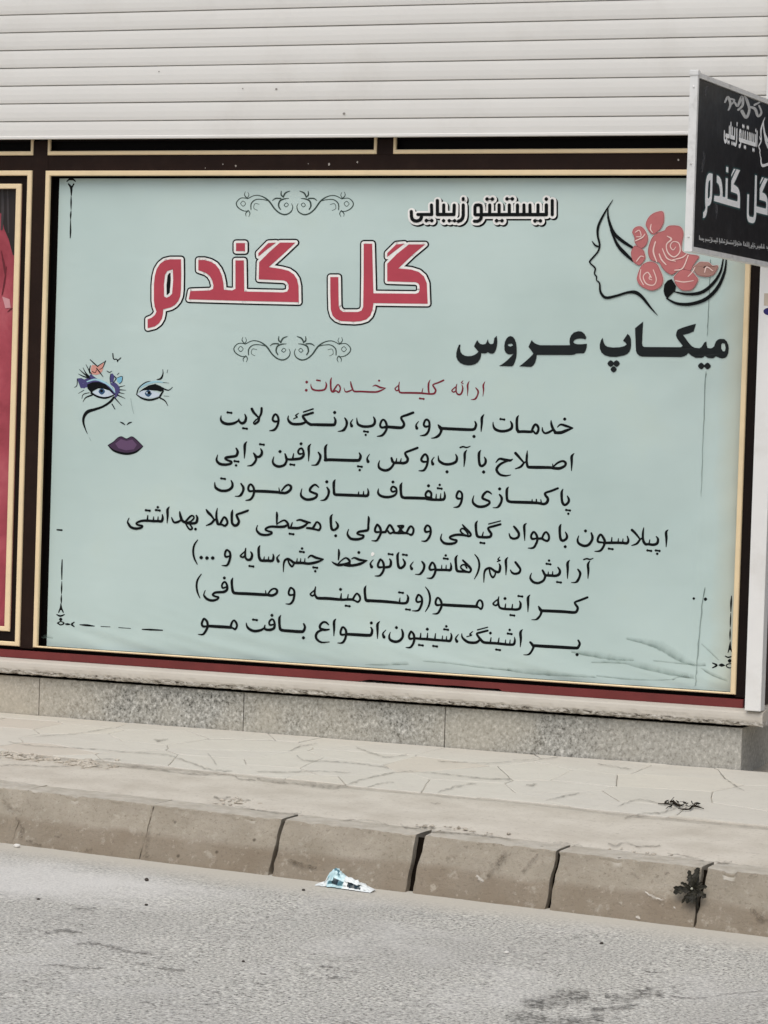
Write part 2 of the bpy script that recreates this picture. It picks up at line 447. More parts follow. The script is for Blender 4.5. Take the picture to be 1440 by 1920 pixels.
# bold poster lettering as outlines (g = outline, h = hole in the outline before it)
TXT['bride'] = """
W 1100 590 4.8
g 985 82 975 115 965 150 925 168 868 182 882 200 905 232 930 265 948 284 975 298 1015 302 1035 290 1048 270 1062 248 1080 242 1082 275 1090 298 1110 304 1130 300 1148 285 1155 262 1165 240 1182 224 1205 217 1240 220 1262 240 1276 272 1280 305 1276 345 1265 372 1248 388 1225 394 1200 390 1165 375 1148 388 1130 393 1095 390 1065 372 1052 382 1038 389 980 388 945 370 915 345 903 360 880 374 850 382 500 378 475 370 455 352 445 325 441 230 437 122 470 95 510 62 505 150 500 260 505 282 520 291 850 293 866 280 850 258 830 235 815 212 805 190 808 162 820 135 860 118 930 96
h 1225 255 1245 262 1252 300 1245 330 1227 330 1212 302 1212 268
g 370 172 390 192 400 220 402 270 398 305 385 335 365 355 335 368 270 380 210 379 165 366 135 342 120 305 119 270 130 230 145 208 155 250 168 275 190 289 240 296 300 293 340 283 362 268 350 250 328 235
d 218 440 60
d 270 440 60
d 244 492 56
d 1033 462 60
d 1090 462 60
l 20 218 440 270 440
l 20 1033 462 1090 462
W 840 590 4.8
g 1175 148 1205 153 1230 172 1248 205 1240 222 1215 216 1190 215 1160 219 1140 228 1128 246 1140 258 1165 266 1205 266 1252 262 1250 292 1240 325 1225 347 1190 348 1155 350 1140 358 1115 363 800 362 797 390 786 430 770 455 750 470 640 465 670 445 705 415 745 378 770 350 748 318 725 290 738 262 755 228 768 245 785 258 805 268 830 275 1100 275 1095 248 1097 215 1110 185 1135 160
g 565 192 585 200 602 220 613 250 619 290 620 350 614 390 602 428 590 455 578 465 460 462 500 438 535 410 570 375 592 352 565 358 540 355 520 340 510 318 508 280 514 245 527 216 545 198
h 540 265 575 260 588 275 565 287 542 280
g 440 190 446 240 442 280 433 315 420 340 405 351 380 350 360 337 348 345 335 349 300 347 298 375 288 402 270 428 245 445 215 454 180 456 145 450 110 434 88 410 76 380 76 345 84 310 100 270 115 270 109 300 115 335 130 356 155 370 180 374 215 371 245 360 268 342 275 333 255 308 235 285 248 258 265 228 278 250 292 263 315 268 338 264 350 245 360 220 368 250 380 264 398 265 410 258 414 235 418 212
"""
TXT['title'] = """
W 240 430 2.4
g 240 135 241 200 240 270 237 300 228 322 213 340 195 351 160 360 159 380 154 402 142 422 122 437 90 445 90 405 108 398 122 386 130 370 122 348 118 320 118 250 122 210 130 180 145 156 165 141 190 135
h 178 188 203 180 205 230 200 290 188 302 175 308 164 302 163 250 168 205
g 685 60 755 60 700 112 635 170 690 178 725 187 748 203 762 224 769 255 770 328 520 322 275 315 282 278 370 275 384 268 386 252 380 228 368 208 350 195 318 184 318 138 345 138 372 145 395 158 412 180 424 208 431 242 433 272 470 275 485 268 485 140 523 140 525 280 700 284 718 280 724 268 724 250 716 236 702 230 590 225 591 190 592 148 635 105
g 588 108 633 62 668 60 625 92 589 122
g 488 62 528 62 528 98 488 98
g 1062 65 1100 65 1103 180 1106 288 1295 290 1308 286 1314 274 1313 252 1306 242 1295 238 1168 234 1168 155 1210 112 1265 68 1338 68 1285 112 1218 176 1275 181 1310 192 1333 212 1346 242 1350 335 1240 334 1106 332 1102 362 1092 388 1075 405 1050 413 1020 416 960 413 938 404 922 388 914 360 912 290 912 215 948 215 949 290 950 345 956 362 970 372 1035 372 1052 366 1060 350 1062 200
g 1168 108 1208 68 1245 65 1168 124
"""
TXT['heading'] = """
W 750 355 9
l 56 195 375 197 460 208 500 235 525 285 537 335 522 360 490 368 465
l 54 305 425 540 425 535 265
d 450 528 66
d 540 528 66
l 20 450 528 540 528
l 56 635 190 635 425 915 425 920 268
l 54 742 425 742 265
d 740 530 64
d 835 530 64
d 925 530 64
l 52 1072 155 1072 175
l 56 1072 265 1072 440 1060 490 1030 525 990 540
l 20 835 530 990 540
W 890 355 9
l 54 10 425 10 300 25 268 75 262 110 275 118 310 118 430 20 430
l 54 118 425 112 490 85 525 50 540 0 538
l 58 110 427 1215 427 1215 265
l 54 258 425 260 265
l 54 418 425 418 265
l 54 590 425 590 265
l 54 728 425 728 265
l 54 838 425 838 265
l 54 940 425 940 265
l 54 1073 425 1075 265
l 54 1315 190 1315 428
d 215 165 66
d 305 165 66
d 552 162 66
d 642 162 66
d 1215 165 66
d 375 530 66
d 467 530 66
d 1022 532 66
d 1115 532 66
l 20 215 165 305 165
l 20 552 162 642 162
l 20 375 530 467 530
l 20 1022 532 1115 532
"""
TXT['scroll_half'] = """
W 420 340 5.143
s 245 285 5; 190 285 9; 135 250 11; 122 205 10; 165 162 8; 225 165 7
s 160 215 5; 185 240 6; 210 215 6; 185 190 6; 160 215 5
s 225 165 12; 200 132 8; 208 100 4
s 228 160 8; 242 132 6; 232 105 4
s 235 282 12; 210 310 8; 215 337 4
s 240 285 8; 252 310 8; 240 340 4
s 230 168 8; 300 136 8; 370 146 10; 435 190 15; 490 265 14; 545 310 13; 600 320 13; 648 292 11; 664 248 8; 652 215 5
s 262 272 9; 265 215 11; 310 176 9; 380 176 8; 440 192 8
s 325 280 4; 290 260 5; 300 215 5; 342 222 4
s 545 270 11; 528 235 14; 540 190 15; 580 170 12; 625 165 5
s 580 230 6; 600 246 6; 622 225 6; 600 208 6; 580 230 6
s 470 185 6; 500 165 12; 550 165 12
s 555 95 7; 553 130 13; 575 152 12
s 572 152 13; 595 112 14; 637 94 6
"""
TXT['corner_tl'] = """
W 0 220 3
s 376 360 6; 388 350 10; 400 347 14; 412 350 10; 424 360 6
s 385 375 8; 400 397 14; 401 438 6
s 415 375 8; 402 397 10
s 400 440 3; 400 480 9; 400 520 3
s 400 525 3; 398 548 9; 397 577 3
s 397 580 4; 397 640 9; 395 678 5
"""
TXT['corner_bl'] = """
W 0 1100 3
s 350 -152 5; 348 -100 9; 348 -40 5
s 348 -30 3; 347 10 9; 346 42 3
s 346 46 3; 345 70 9; 345 92 4
s 343 94 4; 343 122 15; 343 128 10
s 330 145 6; 343 120 10; 356 145 6
s 320 157 6; 340 165 11; 362 157 6
d 342 184 20
s 324 205 8; 342 215 7; 360 205 8; 342 196 6; 324 205 8
s 368 210 6; 380 211 12; 394 212 6
s 418 200 6; 404 212 11; 418 225 6
s 450 214 5; 490 217 12; 532 222 4
s 568 224 4; 620 226 3
s 668 230 4; 735 235 3
s 800 240 6; 850 242 10; 915 245 6
s 322 -320 8; 348 -318 10
"""
TXT['corner_br'] = """
W 1300 900 3.84
s 276 835 6; 272 885 14; 270 948 6
s 270 958 4; 268 1010 10; 266 1060 4
s 266 1070 4; 265 1110 12; 264 1152 4
s 266 1162 4; 263 1210 20; 264 1220 12
s 250 1242 6; 263 1205 12; 278 1238 8
s 230 1268 8; 252 1277 11; 280 1268 8
d 262 1302 30
s 282 1322 6; 250 1325 8; 236 1338 8; 255 1352 8; 282 1350 6
s 183 1333 6; 203 1333 24; 226 1335 6
s 138 1318 8; 168 1334 15; 138 1352 8
d 5 853 20
d 88 858 26
"""
TXT['crease_shade'] = """
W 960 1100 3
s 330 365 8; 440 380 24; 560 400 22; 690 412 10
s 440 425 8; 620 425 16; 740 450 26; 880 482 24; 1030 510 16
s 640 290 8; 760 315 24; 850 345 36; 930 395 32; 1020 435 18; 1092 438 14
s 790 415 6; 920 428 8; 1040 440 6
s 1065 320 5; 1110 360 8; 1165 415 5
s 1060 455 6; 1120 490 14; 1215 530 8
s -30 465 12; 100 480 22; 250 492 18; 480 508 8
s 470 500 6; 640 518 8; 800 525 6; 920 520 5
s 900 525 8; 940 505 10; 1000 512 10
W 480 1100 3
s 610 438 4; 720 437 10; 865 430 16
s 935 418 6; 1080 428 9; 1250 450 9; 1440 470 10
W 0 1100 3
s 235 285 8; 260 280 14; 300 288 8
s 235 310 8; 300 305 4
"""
TXT['cable'] = """
W 1300 460 4
s 132 100 4; 125 280 4; 118 440 4; 106 690 4
s 96 940 6; 80 1300 5; 60 1900 5
W 960 1100 3
s 1086 0 4; 1060 200 5; 1042 440 5; 1030 560 6
"""
TXT['face'] = """
W 120 640 6.545
m purple
g 165 455 215 450 290 490 400 470 520 500 600 570 640 650 600 660 540 570 430 520 300 530 250 580 210 560 240 520 180 480
s 580 520 24; 640 560 50; 650 640 40; 625 690 24
s 215 560 30; 290 545 40; 330 560 20
g 165 470 200 455 250 470 300 440 330 400 380 440 450 480 380 470 290 500 220 500 250 540 200 560
s 600 500 20; 640 540 40; 660 580 50; 665 620 40
m sky
s 285 495 14; 380 468 22; 470 490 24; 560 545 20; 625 625 12
m eyewhite
g 350 625 420 590 500 585 560 610 608 655 540 678 470 684 400 664
m iris
d 465 615 82
m ink
d 462 608 40
g 285 530 350 500 430 498 510 528 590 605 628 658 560 605 480 580 420 578 355 612 348 645 318 612 290 580
s 335 635 22; 420 680 24; 510 695 24; 590 670 18; 628 648 8
s 680 560 14; 748 543 5
s 690 595 14; 762 600 5
s 680 630 14; 742 643 5
s 660 660 16; 750 702 5
s 630 700 16; 707 788 6
s 590 770 14; 626 832 10
s 188 343 5; 240 390 14; 300 440 18
s 234 323 5; 270 390 14; 310 430 14
s 270 283 5; 300 340 12; 320 392 14
s 178 400 5; 240 430 14; 320 452 18
s 165 460 10; 160 540 10; 130 566 5
s 178 640 5; 245 600 8
s 220 702 5; 240 650 10; 312 630 8
s 234 742 5; 270 690 14; 345 660 20
s 612 688 26; 570 740 30; 480 800 28; 380 835 34; 290 865 42; 245 930 34; 240 1000 26; 265 1080 14; 288 1135 5
m peach
g 330 340 345 290 400 295 420 310 490 260 480 340 470 370 440 400 400 412 340 402
m ink
s 322 223 8; 370 270 14; 418 312 12
s 512 240 12; 478 320 10; 440 345 8
s 420 300 10; 500 250 8
s 400 330 12; 440 380 14; 482 437 6
s 325 300 10; 315 360 14; 342 402 8
s 350 370 10; 385 385 10; 400 350 8
s 600 150 14; 610 215 14; 650 220 12; 660 250 12
s 655 240 14; 698 203 12
m purple
g 575 400 595 392 622 425 605 505 566 500
m skyblue
g 650 450 715 430 710 490 682 520 652 492
m ink
s 575 400 8; 565 450 8; 570 505 8
s 620 430 12; 640 460 14; 605 505 8
s 650 450 6; 715 430 8; 712 490 8; 682 520 8
s 528 363 8; 558 380 12; 590 365 6
s 655 410 6; 675 390 8
m sky
s 930 570 14; 1020 520 24; 1130 495 22; 1225 505 8
m eyewhite
g 900 650 960 605 1060 600 1180 640 1170 670 1100 695 1000 695 930 675
m iris
d 1035 640 86
m ink
d 1045 630 42
m eyewhite
d 1018 632 20
m ink
g 915 628 960 588 1040 540 1120 522 1190 550 1228 600 1190 618 1140 605 1050 598 980 600
s 895 640 14; 920 570 14; 1000 505 12; 1062 488 5
s 890 650 12; 960 700 20; 1050 720 24; 1140 700 22; 1182 678 14
s 1180 672 24; 1218 610 18
s 1200 570 20; 1280 600 14; 1332 563 6
s 1140 470 8; 1190 455 24; 1215 400 14; 1213 343 5
s 1265 387 6; 1275 345 4
s 1180 695 18; 1240 730 14; 1276 792 5
s 1215 505 6; 1287 512 4
s 1225 670 5; 1290 675 4
s 690 990 8; 720 1003 18; 752 1026 6
s 772 1026 6; 800 1002 18; 832 992 8
m lips
g 540 1275 610 1230 660 1182 710 1168 768 1195 830 1168 880 1195 930 1250 972 1290 920 1340 850 1380 760 1390 660 1372 590 1330
m lipmid
g 630 1255 700 1200 768 1222 840 1205 895 1270 860 1325 760 1338 670 1312
m ink
s 542 1277 8; 620 1345 24; 760 1380 28; 880 1358 24; 968 1292 8
s 542 1275 8; 610 1232 8; 662 1184 8; 710 1170 8; 768 1196 8; 830 1170 8; 880 1198 8; 970 1288 8
m faint
s 330 1215 5; 310 1180 4
s 820 700 4; 840 820 5; 860 890 4
"""
TXT['rose'] = """
W 1080 120 3.84
m ink
s 268 978 4; 215 1060 12; 165 1160 18; 158 1230 16; 172 1300 14; 160 1350 12; 107 1413 12; 103 1432 10; 140 1470 12; 135 1508 10; 150 1532 10; 150 1556 8; 172 1580 12; 178 1640 16; 215 1682 20; 290 1670 18; 370 1646 18; 430 1645 26; 480 1680 22; 540 1755 14; 590 1810 3
s 118 1276 5; 140 1305 14; 168 1316 12
s 232 1040 6; 235 1110 16; 270 1210 24; 330 1270 24; 405 1320 18
s 250 1195 8; 300 1300 22; 350 1360 26; 410 1416 16
g 690 1548 660 1560 638 1588 632 1632 640 1665 658 1690 715 1632 722 1600 705 1570
s 655 1688 10; 730 1725 20; 830 1728 24; 940 1690 26; 1020 1610 24; 1070 1500 18; 1084 1405 10
s 705 1638 8; 800 1657 18; 900 1646 24; 980 1590 22; 1040 1500 16; 1062 1405 10
m rose
g 505 1160 512 1130 535 1095 575 1070 628 1065 634 1130 622 1165 605 1192 560 1226 530 1205
g 408 1212 418 1188 440 1173 470 1172 498 1198 515 1235 518 1270 502 1308 462 1328 428 1285 425 1250
g 400 1355 412 1325 432 1310 480 1335 496 1370 498 1402 462 1447 425 1432 405 1400
g 590 1215 640 1200 655 1178 685 1165 750 1172 774 1218 765 1280 762 1340 800 1368 885 1384 865 1420 845 1450 820 1492 760 1470 720 1500 690 1516 650 1495 622 1462 600 1428 545 1412 525 1370 525 1325 550 1255
g 442 1545 452 1505 478 1450 530 1425 580 1438 605 1480 625 1530 627 1570 605 1608 550 1630 490 1610 455 1582
g 708 1535 740 1500 772 1480 832 1495 862 1525 880 1558 842 1620 800 1630 760 1625 722 1585
m greyrose
g 848 1465 890 1430 925 1428 960 1432 985 1455 1024 1455 1005 1500 985 1520 945 1530 890 1522 862 1500
m petal
s 545 1155 6; 540 1190 9; 555 1215 5
s 660 1240 6; 690 1262 12; 655 1300 8; 665 1358 9; 710 1390 9; 752 1352 8; 744 1292 8; 702 1280 6; 682 1312 7; 702 1340 6; 722 1318 5
s 575 1280 8; 560 1350 11; 585 1425 7
s 602 1368 8; 620 1410 10; 652 1445 7
s 625 1330 6; 660 1400 9; 720 1420 6
s 715 1485 8; 772 1470 9; 812 1378 7
s 700 1410 6; 765 1395 8; 800 1370 6
s 432 1212 7; 460 1198 6; 472 1240 6; 440 1245 6
s 430 1275 6; 480 1250 9; 500 1225 5
s 440 1420 7; 468 1385 7; 490 1388 5
s 545 1538 8; 520 1500 7; 488 1530 7; 510 1582 8; 562 1592 7; 582 1550 7; 560 1482 6
s 540 1520 5; 530 1545 6; 550 1555 5
s 470 1480 5; 465 1540 7; 490 1590 6
s 720 1560 7; 780 1570 8; 850 1560 5
s 810 1530 6; 840 1500 8; 860 1465 6
s 930 1500 7; 945 1462 9; 990 1490 6
m ink
s 920 1440 5; 938 1452 8; 922 1468 4
d 795 1222 14
d 795 1252 14
"""
TXT['blade'] = """
W 1080 120 3.84
m silver
s 1072 275 8; 1095 238 12; 1112 290 12; 1098 330 8
s 1110 250 8; 1140 262 10; 1120 290 6
s 1145 280 10; 1165 300 12; 1195 235 14; 1200 295 12; 1168 330 10
s 1195 340 16; 1225 385 14; 1248 330 12; 1232 265 14; 1215 230 8
s 1258 310 10; 1290 325 14; 1310 375 12; 1335 350 10; 1318 300 8
s 1285 295 10; 1322 275 8
"""
TXT['pave'] = """
W 0 1320 3
s 30 290 10; 100 298 16; 240 310 8; 320 320 5
s 80 280 6; 110 262 6
s 420 325 6; 460 320 12; 500 336 16; 545 352 12; 578 345 10
s 0 350 6; 100 345 5; 300 355 5; 420 350 4
s 520 320 4; 600 312 5; 680 318 4
s 950 292 6; 1050 325 8; 1180 372 8; 1250 380 10; 1310 380 5
s 1165 280 5; 1200 320 6; 1220 350 5
s 600 350 6; 780 358 10; 1000 388 10; 1160 402 8; 1290 400 6; 1360 428 9; 1440 432 10
s 1200 525 8; 1240 540 14; 1300 525 6
s 1340 540 5; 1370 545 8; 1410 548 5
s 1320 580 5; 1360 585 9; 1440 600 5
s 1000 550 4; 1050 555 4
s 865 205 5; 890 208 10; 950 200 5
s 190 185 3; 420 170 4; 640 135 3
s 40 215 3; 220 240 4; 420 250 3; 700 270 4; 960 290 5
W 480 1380 3
s 0 248 10; 130 262 12; 220 270 6; 330 282 16; 440 292 16; 480 288 8
s 480 288 8; 600 250 7; 760 212 7; 890 200 5
s 610 298 4; 700 270 7; 780 265 5
s 1020 322 5; 1110 292 8; 1240 268 6
s 880 200 4; 1100 220 4; 1260 240 7; 1440 245 5
s 180 92 4; 250 62 6; 350 45 5
s 230 110 5; 270 138 6; 480 150 4; 640 165 6; 750 185 8
s 560 65 7; 640 95 6; 740 120 5; 850 105 5
s 0 205 4; 200 205 6; 340 200 5; 540 210 3
s 0 420 5; 120 434 7; 240 440 7; 250 425 6
s 480 478 6; 620 478 6; 700 490 8; 750 510 6
s 810 500 8; 850 520 10; 960 520 10; 1100 520 6
s 950 540 8; 1100 550 8; 1280 565 8; 1440 585 6
s 980 380 4; 1010 385 6; 1040 385 4
s 1020 140 4; 1060 145 6; 1300 155 4; 1440 145 4
W 960 1420 3
s 185 250 4; 280 225 7; 385 205 6
s 590 285 4; 690 245 6; 760 248 5; 850 270 6
s 630 350 9; 740 322 6; 820 318 8; 880 305 8; 945 285 6
s 940 245 4; 1030 218 6
s 1170 95 4; 1230 145 7; 1310 195 5
s 0 460 8; 70 466 6
s 230 485 6; 280 488 10; 400 505 6
s 540 490 8; 580 500 8; 640 488 8; 700 505 8; 840 505 6
s 620 525 8; 740 532 5
s 870 545 5; 950 558 8; 1080 585 8
s 1100 595 10; 1200 598 10; 1240 592 5
s 480 40 4; 600 60 6; 680 70 4
s 0 20 3; 200 10 5; 260 0 4
s 740 565 4; 800 570 6
s 80 160 6; 120 158 9; 140 150 4
"""
TXT['road'] = """
W 0 1560 3
s 255 570 8; 360 556 14; 480 574 10
s 430 630 8; 500 630 14; 560 634 12; 660 655 14; 740 678 10; 862 685 9
s 762 740 6; 800 745 14; 838 748 8
s 885 766 6; 960 775 16; 1045 788 5
s 215 755 5; 340 752 9; 430 766 9; 600 768 5
s 200 378 5; 220 380 14; 240 378 4
s 400 432 5; 470 432 7; 540 436 5
s 1000 870 4; 1100 880 5; 1240 910 8
s 820 830 6; 850 835 8
s 1120 975 5; 1160 972 9; 1200 985 4
s 790 965 5; 830 960 7; 880 985 4
W 480 1560 3
s 340 775 6; 360 760 10; 410 762 14; 472 768 8
s 400 820 6; 450 822 16; 530 832 8
s 508 783 5; 545 790 8; 592 793 5
s 20 800 6; 40 802 7; 60 804 6
s 960 980 6; 990 970 8; 1050 990 5
s 350 1040 4; 460 1070 6; 600 1080 4
W 960 1560 3
s 720 780 4; 790 790 8; 820 795 5
s 740 858 8; 830 860 8
s 1060 875 8; 1110 878 6
s 1160 880 8; 1200 880 6
s 880 925 6; 1040 940 6; 1200 915 5; 1430 895 7
"""
TXT['roadpatch'] = """
W 960 1560 3
s 40 960 30; 130 965 70; 260 945 80; 360 925 70; 440 920 50
s 520 920 30; 640 940 50; 740 905 50; 860 915 30
s -40 1045 30; 60 1040 60; 250 1070 50; 420 1060 60; 520 1050 40
s 430 1000 20; 600 990 30; 720 980 20
"""

# ------------------------------------------------------------------ small helpers
def lin(c):
    c /= 255.0
    return c / 12.92 if c <= 0.04045 else ((c + 0.055) / 1.055) ** 2.4

def rgb(r, g, b, k=1.0):
    return (min(1, lin(r) * k), min(1, lin(g) * k), min(1, lin(b) * k), 1.0)

def ray(px, py):
    return RT * ((px - CX) / FPX) - UP * ((py - CY) / FPX) + FW

def hit(px, py, p0, n):                       # where the sight line of a photo pixel meets a plane
    d = ray(px, py)
    return CAM + d * ((p0 - CAM).dot(n) / d.dot(n))

def aty(px, py, y):
    d = ray(px, py)
    return CAM + d * ((y - CAM.y) / d.y)

def atx(px, py, x):
    d = ray(px, py)
    return CAM + d * ((x - CAM.x) / d.x)

def worldloc(o):
    v = Vector((0, 0, 0))
    while o:
        v += o.location
        o = o.parent
    return v

def obj(name, bm, mats, parent=None, smooth=False, recalc=True):
    off = Vector((0, 0, Z0))
    if parent:
        off -= worldloc(parent)
    bmesh.ops.translate(bm, vec=off, verts=bm.verts)
    if recalc:
        bmesh.ops.recalc_face_normals(bm, faces=bm.faces)
    me = bpy.data.meshes.new(name)
    bm.to_mesh(me)
    bm.free()
    for mt in (mats if isinstance(mats, (list, tuple)) else [mats]):
        me.materials.append(mt)
    if smooth:
        for p in me.polygons:
            p.use_smooth = True
        if smooth != True:
            me.set_sharp_from_angle(angle=R(smooth))
    o = bpy.data.objects.new(name, me)
    COL.objects.link(o)
    if parent:
        o.parent = parent
    return o

def origin(o, loc):                            # put a single-mesh thing's origin at its base
    loc = Vector(loc) + Vector((0, 0, Z0))
    o.data.transform(Matrix.Translation(-loc))
    o.location = loc

def tag(o, label, cat, group=None):
    o['label'] = label
    o['category'] = cat
    if group:
        o['group'] = group
    return o

def struct(o, kind='structure'):
    o['kind'] = kind
    return o

def thing(name, label, cat, loc, group=None):
    o = bpy.data.objects.new(name, None)
    o.empty_display_size = 0.1
    COL.objects.link(o)
    o.location = Vector(loc) + Vector((0, 0, Z0))
    return tag(o, label, cat, group)

def box(bm, x0, x1, y0, y1, z0, z1, bev=0.0):
    vs = [bm.verts.new((x, y, z)) for x in (x0, x1) for y in (y0, y1) for z in (z0, z1)]
    fs = [(0, 1, 3, 2), (4, 6, 7, 5), (0, 4, 5, 1), (2, 3, 7, 6), (0, 2, 6, 4), (1, 5, 7, 3)]
    faces = [bm.faces.new([vs[i] for i in f]) for f in fs]
    if bev:
        es = {e for f in faces for e in f.edges}
        bmesh.ops.bevel(bm, geom=list(es), offset=bev, segments=2, affect='EDGES', profile=0.6)

def newbox(*a, **k):
    bm = bmesh.new()
    box(bm, *a, **k)
    return bm

def ring(bm, x0, x1, z0, z1, wl, wr, wb, wt, yf, yb, bev=0.003):
    """mitred picture-frame ring; outer rectangle, four widths, front and back depth"""
    o = [(x0, z0), (x1, z0), (x1, z1), (x0, z1)]
    i = [(x0 + wl, z0 + wb), (x1 - wr, z0 + wb), (x1 - wr, z1 - wt), (x0 + wl, z1 - wt)]
    def mk(pts, y):
        return [bm.verts.new((p[0], y, p[1])) for p in pts]
    b = bev
    oo = [(x0 + b, z0 + b), (x1 - b, z0 + b), (x1 - b, z1 - b), (x0 + b, z1 - b)]
    ii = [(i[0][0] - b, i[0][1] - b), (i[1][0] + b, i[1][1] - b), (i[2][0] + b, i[2][1] + b), (i[3][0] - b, i[3][1] + b)]
    loops = [mk(o, yb), mk(o, yf + b), mk(oo, yf), mk(ii, yf), mk(i, yf + b), mk(i, yb)]
    for a, c in zip(loops, loops[1:]):
        for k in range(4):
            bm.faces.new((a[k], a[(k + 1) % 4], c[(k + 1) % 4], c[k]))

# ------------------------------------------------------------------ node materials
class Mat:
    def __init__(self, name, rough=0.7, spec=0.3):
        self.m = bpy.data.materials.new(name)
        self.m.use_nodes = True
        self.t = self.m.node_tree
        self.p = self.t.nodes['Principled BSDF']
        self.p.inputs['Roughness'].default_value = rough
        self.p.inputs['Specular IOR Level'].default_value = spec
        self.pos = self.t.nodes.new('ShaderNodeNewGeometry').outputs['Position']

    def set(self, sock, v):
        if isinstance(v, bpy.types.NodeSocket):
            self.t.links.new(v, sock)
        else:
            sock.default_value = v

    def node(self, ty, outs=0, **ins):
        n = self.t.nodes.new(ty)
        for k, v in ins.items():
            self.set(n.inputs[k], v)
        return n.outputs[outs]

    def scaled(self, sx, sy, sz, rot=(0, 0, 0)):
        n = self.t.nodes.new('ShaderNodeMapping')
        n.inputs['Scale'].default_value = (sx, sy, sz)
        n.inputs['Rotation'].default_value = rot
        self.t.links.new(self.pos, n.inputs['Vector'])
        return n.outputs[0]

    def noise(self, scale, detail=3, rough=0.6, vec=None, dist=0.0):
        n = self.t.nodes.new('ShaderNodeTexNoise')
        n.inputs['Scale'].default_value = scale
        n.inputs['Detail'].default_value = detail
        n.inputs['Roughness'].default_value = rough
        n.inputs['Distortion'].default_value = dist
        self.t.links.new(vec if vec else self.pos, n.inputs['Vector'])
        return n.outputs[0]

    def voro(self, scale, feature='F1', vec=None, out=0):
        n = self.t.nodes.new('ShaderNodeTexVoronoi')
        n.feature = feature
        n.inputs['Scale'].default_value = scale
        self.t.links.new(vec if vec else self.pos, n.inputs['Vector'])
        return n.outputs[out]

    def ramp(self, fac, stops, interp='LINEAR'):
        n = self.t.nodes.new('ShaderNodeValToRGB')
        n.color_ramp.interpolation = interp
        e = n.color_ramp.elements
        while len(e) < len(stops):
            e.new(0.5)
        for el, (p, c) in zip(e, stops):
            el.position = p
            el.color = c if len(c) == 4 else (c[0], c[0], c[0], 1)
        self.t.links.new(fac, n.inputs[0])
        return n.outputs[0]

    def gray(self, fac, a, b, v0=0.0, v1=1.0):
        n = self.t.nodes.new('ShaderNodeMapRange')
        self.t.links.new(fac, n.inputs[0])
        for i, v in enumerate((a, b, v0, v1)):
            n.inputs[i + 1].default_value = v
        return n.outputs[0]

    def mix(self, fac, a, b, blend='MIX'):
        n = self.t.nodes.new('ShaderNodeMix')
        n.data_type = 'RGBA'
        n.blend_type = blend
        self.set(n.inputs[0], fac)
        self.set(n.inputs[6], a)
        self.set(n.inputs[7], b)
        return n.outputs[2]

    def math(self, op, a, b=0.0):
        n = self.t.nodes.new('ShaderNodeMath')
        n.operation = op
        self.set(n.inputs[0], a)
        self.set(n.inputs[1], b)
        return n.outputs[0]

    def xyz(self):
        n = self.t.nodes.new('ShaderNodeSeparateXYZ')
        self.t.links.new(self.pos, n.inputs[0])
        return n.outputs

    def col(self, c):
        self.set(self.p.inputs['Base Color'], c)
        return self

    def rough(self, c):
        self.set(self.p.inputs['Roughness'], c)
        return self

    def bump(self, h, strength=0.4, dist=0.01, prev=None):
        n = self.t.nodes.new('ShaderNodeBump')
        n.inputs['Strength'].default_value = strength
        n.inputs['Distance'].default_value = dist
        self.t.links.new(h, n.inputs['Height'])
        if prev:
            self.t.links.new(prev, n.inputs['Normal'])
        self.t.links.new(n.outputs[0], self.p.inputs['Normal'])
        return n.outputs[0]

def paint(name, c, rough=0.5, spec=0.4, var=0.10, scale=6.0, grime=None, gscale=3.0, gam=0.3):
    """painted surface: base colour with slow tone drift, fine grain and optional grime patches"""
    M = Mat(name, rough, spec)
    n = M.noise(scale, 4)
    dark = tuple(x * (1 - var) for x in c[:3]) + (1,)
    lite = tuple(min(1, x * (1 + var)) for x in c[:3]) + (1,)
    cc = M.ramp(n, [(0.3, dark), (0.7, lite)])
    if grime:
        g = M.gray(M.noise(gscale, 6, 0.65), 0.52, 0.72, 0, gam)
        cc = M.mix(g, cc, grime)
    M.col(cc)
    M.rough(M.gray(M.noise(scale * 5, 3), 0.2, 0.8, max(0, rough - .08), min(1, rough + .08)))
    M.bump(M.noise(scale * 30, 2), 0.06, 0.002)
    return M.m

def flat(name, c, rough=0.55, spec=0.3):
    M = Mat(name, rough, spec)
    n = M.noise(9, 3)
    M.col(M.ramp(n, [(0.3, tuple(x * .93 for x in c[:3]) + (1,)), (0.7, tuple(min(1, x * 1.07) for x in c[:3]) + (1,))]))
    return M.m

def veil(name, c, k=1.0, rough=0.8, br=(60, 0.3, 0.62, 0.55)):
    """stain, crack or painted shade that fades at its edge through the mesh attribute a"""
    M = Mat(name, rough, 0.2)
    M.col(c)
    a = M.t.nodes.new('ShaderNodeAttribute')
    a.attribute_name = 'a'
    f = M.math('MULTIPLY', a.outputs['Fac'], k)
    f = M.math('MULTIPLY', f, M.gray(M.noise(br[0], 4, 0.7), br[1], br[2], br[3], 1.0))
    tr = M.t.nodes.new('ShaderNodeBsdfTransparent')
    mx = M.t.nodes.new('ShaderNodeMixShader')
    M.t.links.new(f, mx.inputs[0])
    M.t.links.new(tr.outputs[0], mx.inputs[1])
    M.t.links.new(M.p.outputs[0], mx.inputs[2])
    M.t.links.new(mx.outputs[0], M.t.nodes['Material Output'].inputs[0])
    return M.m

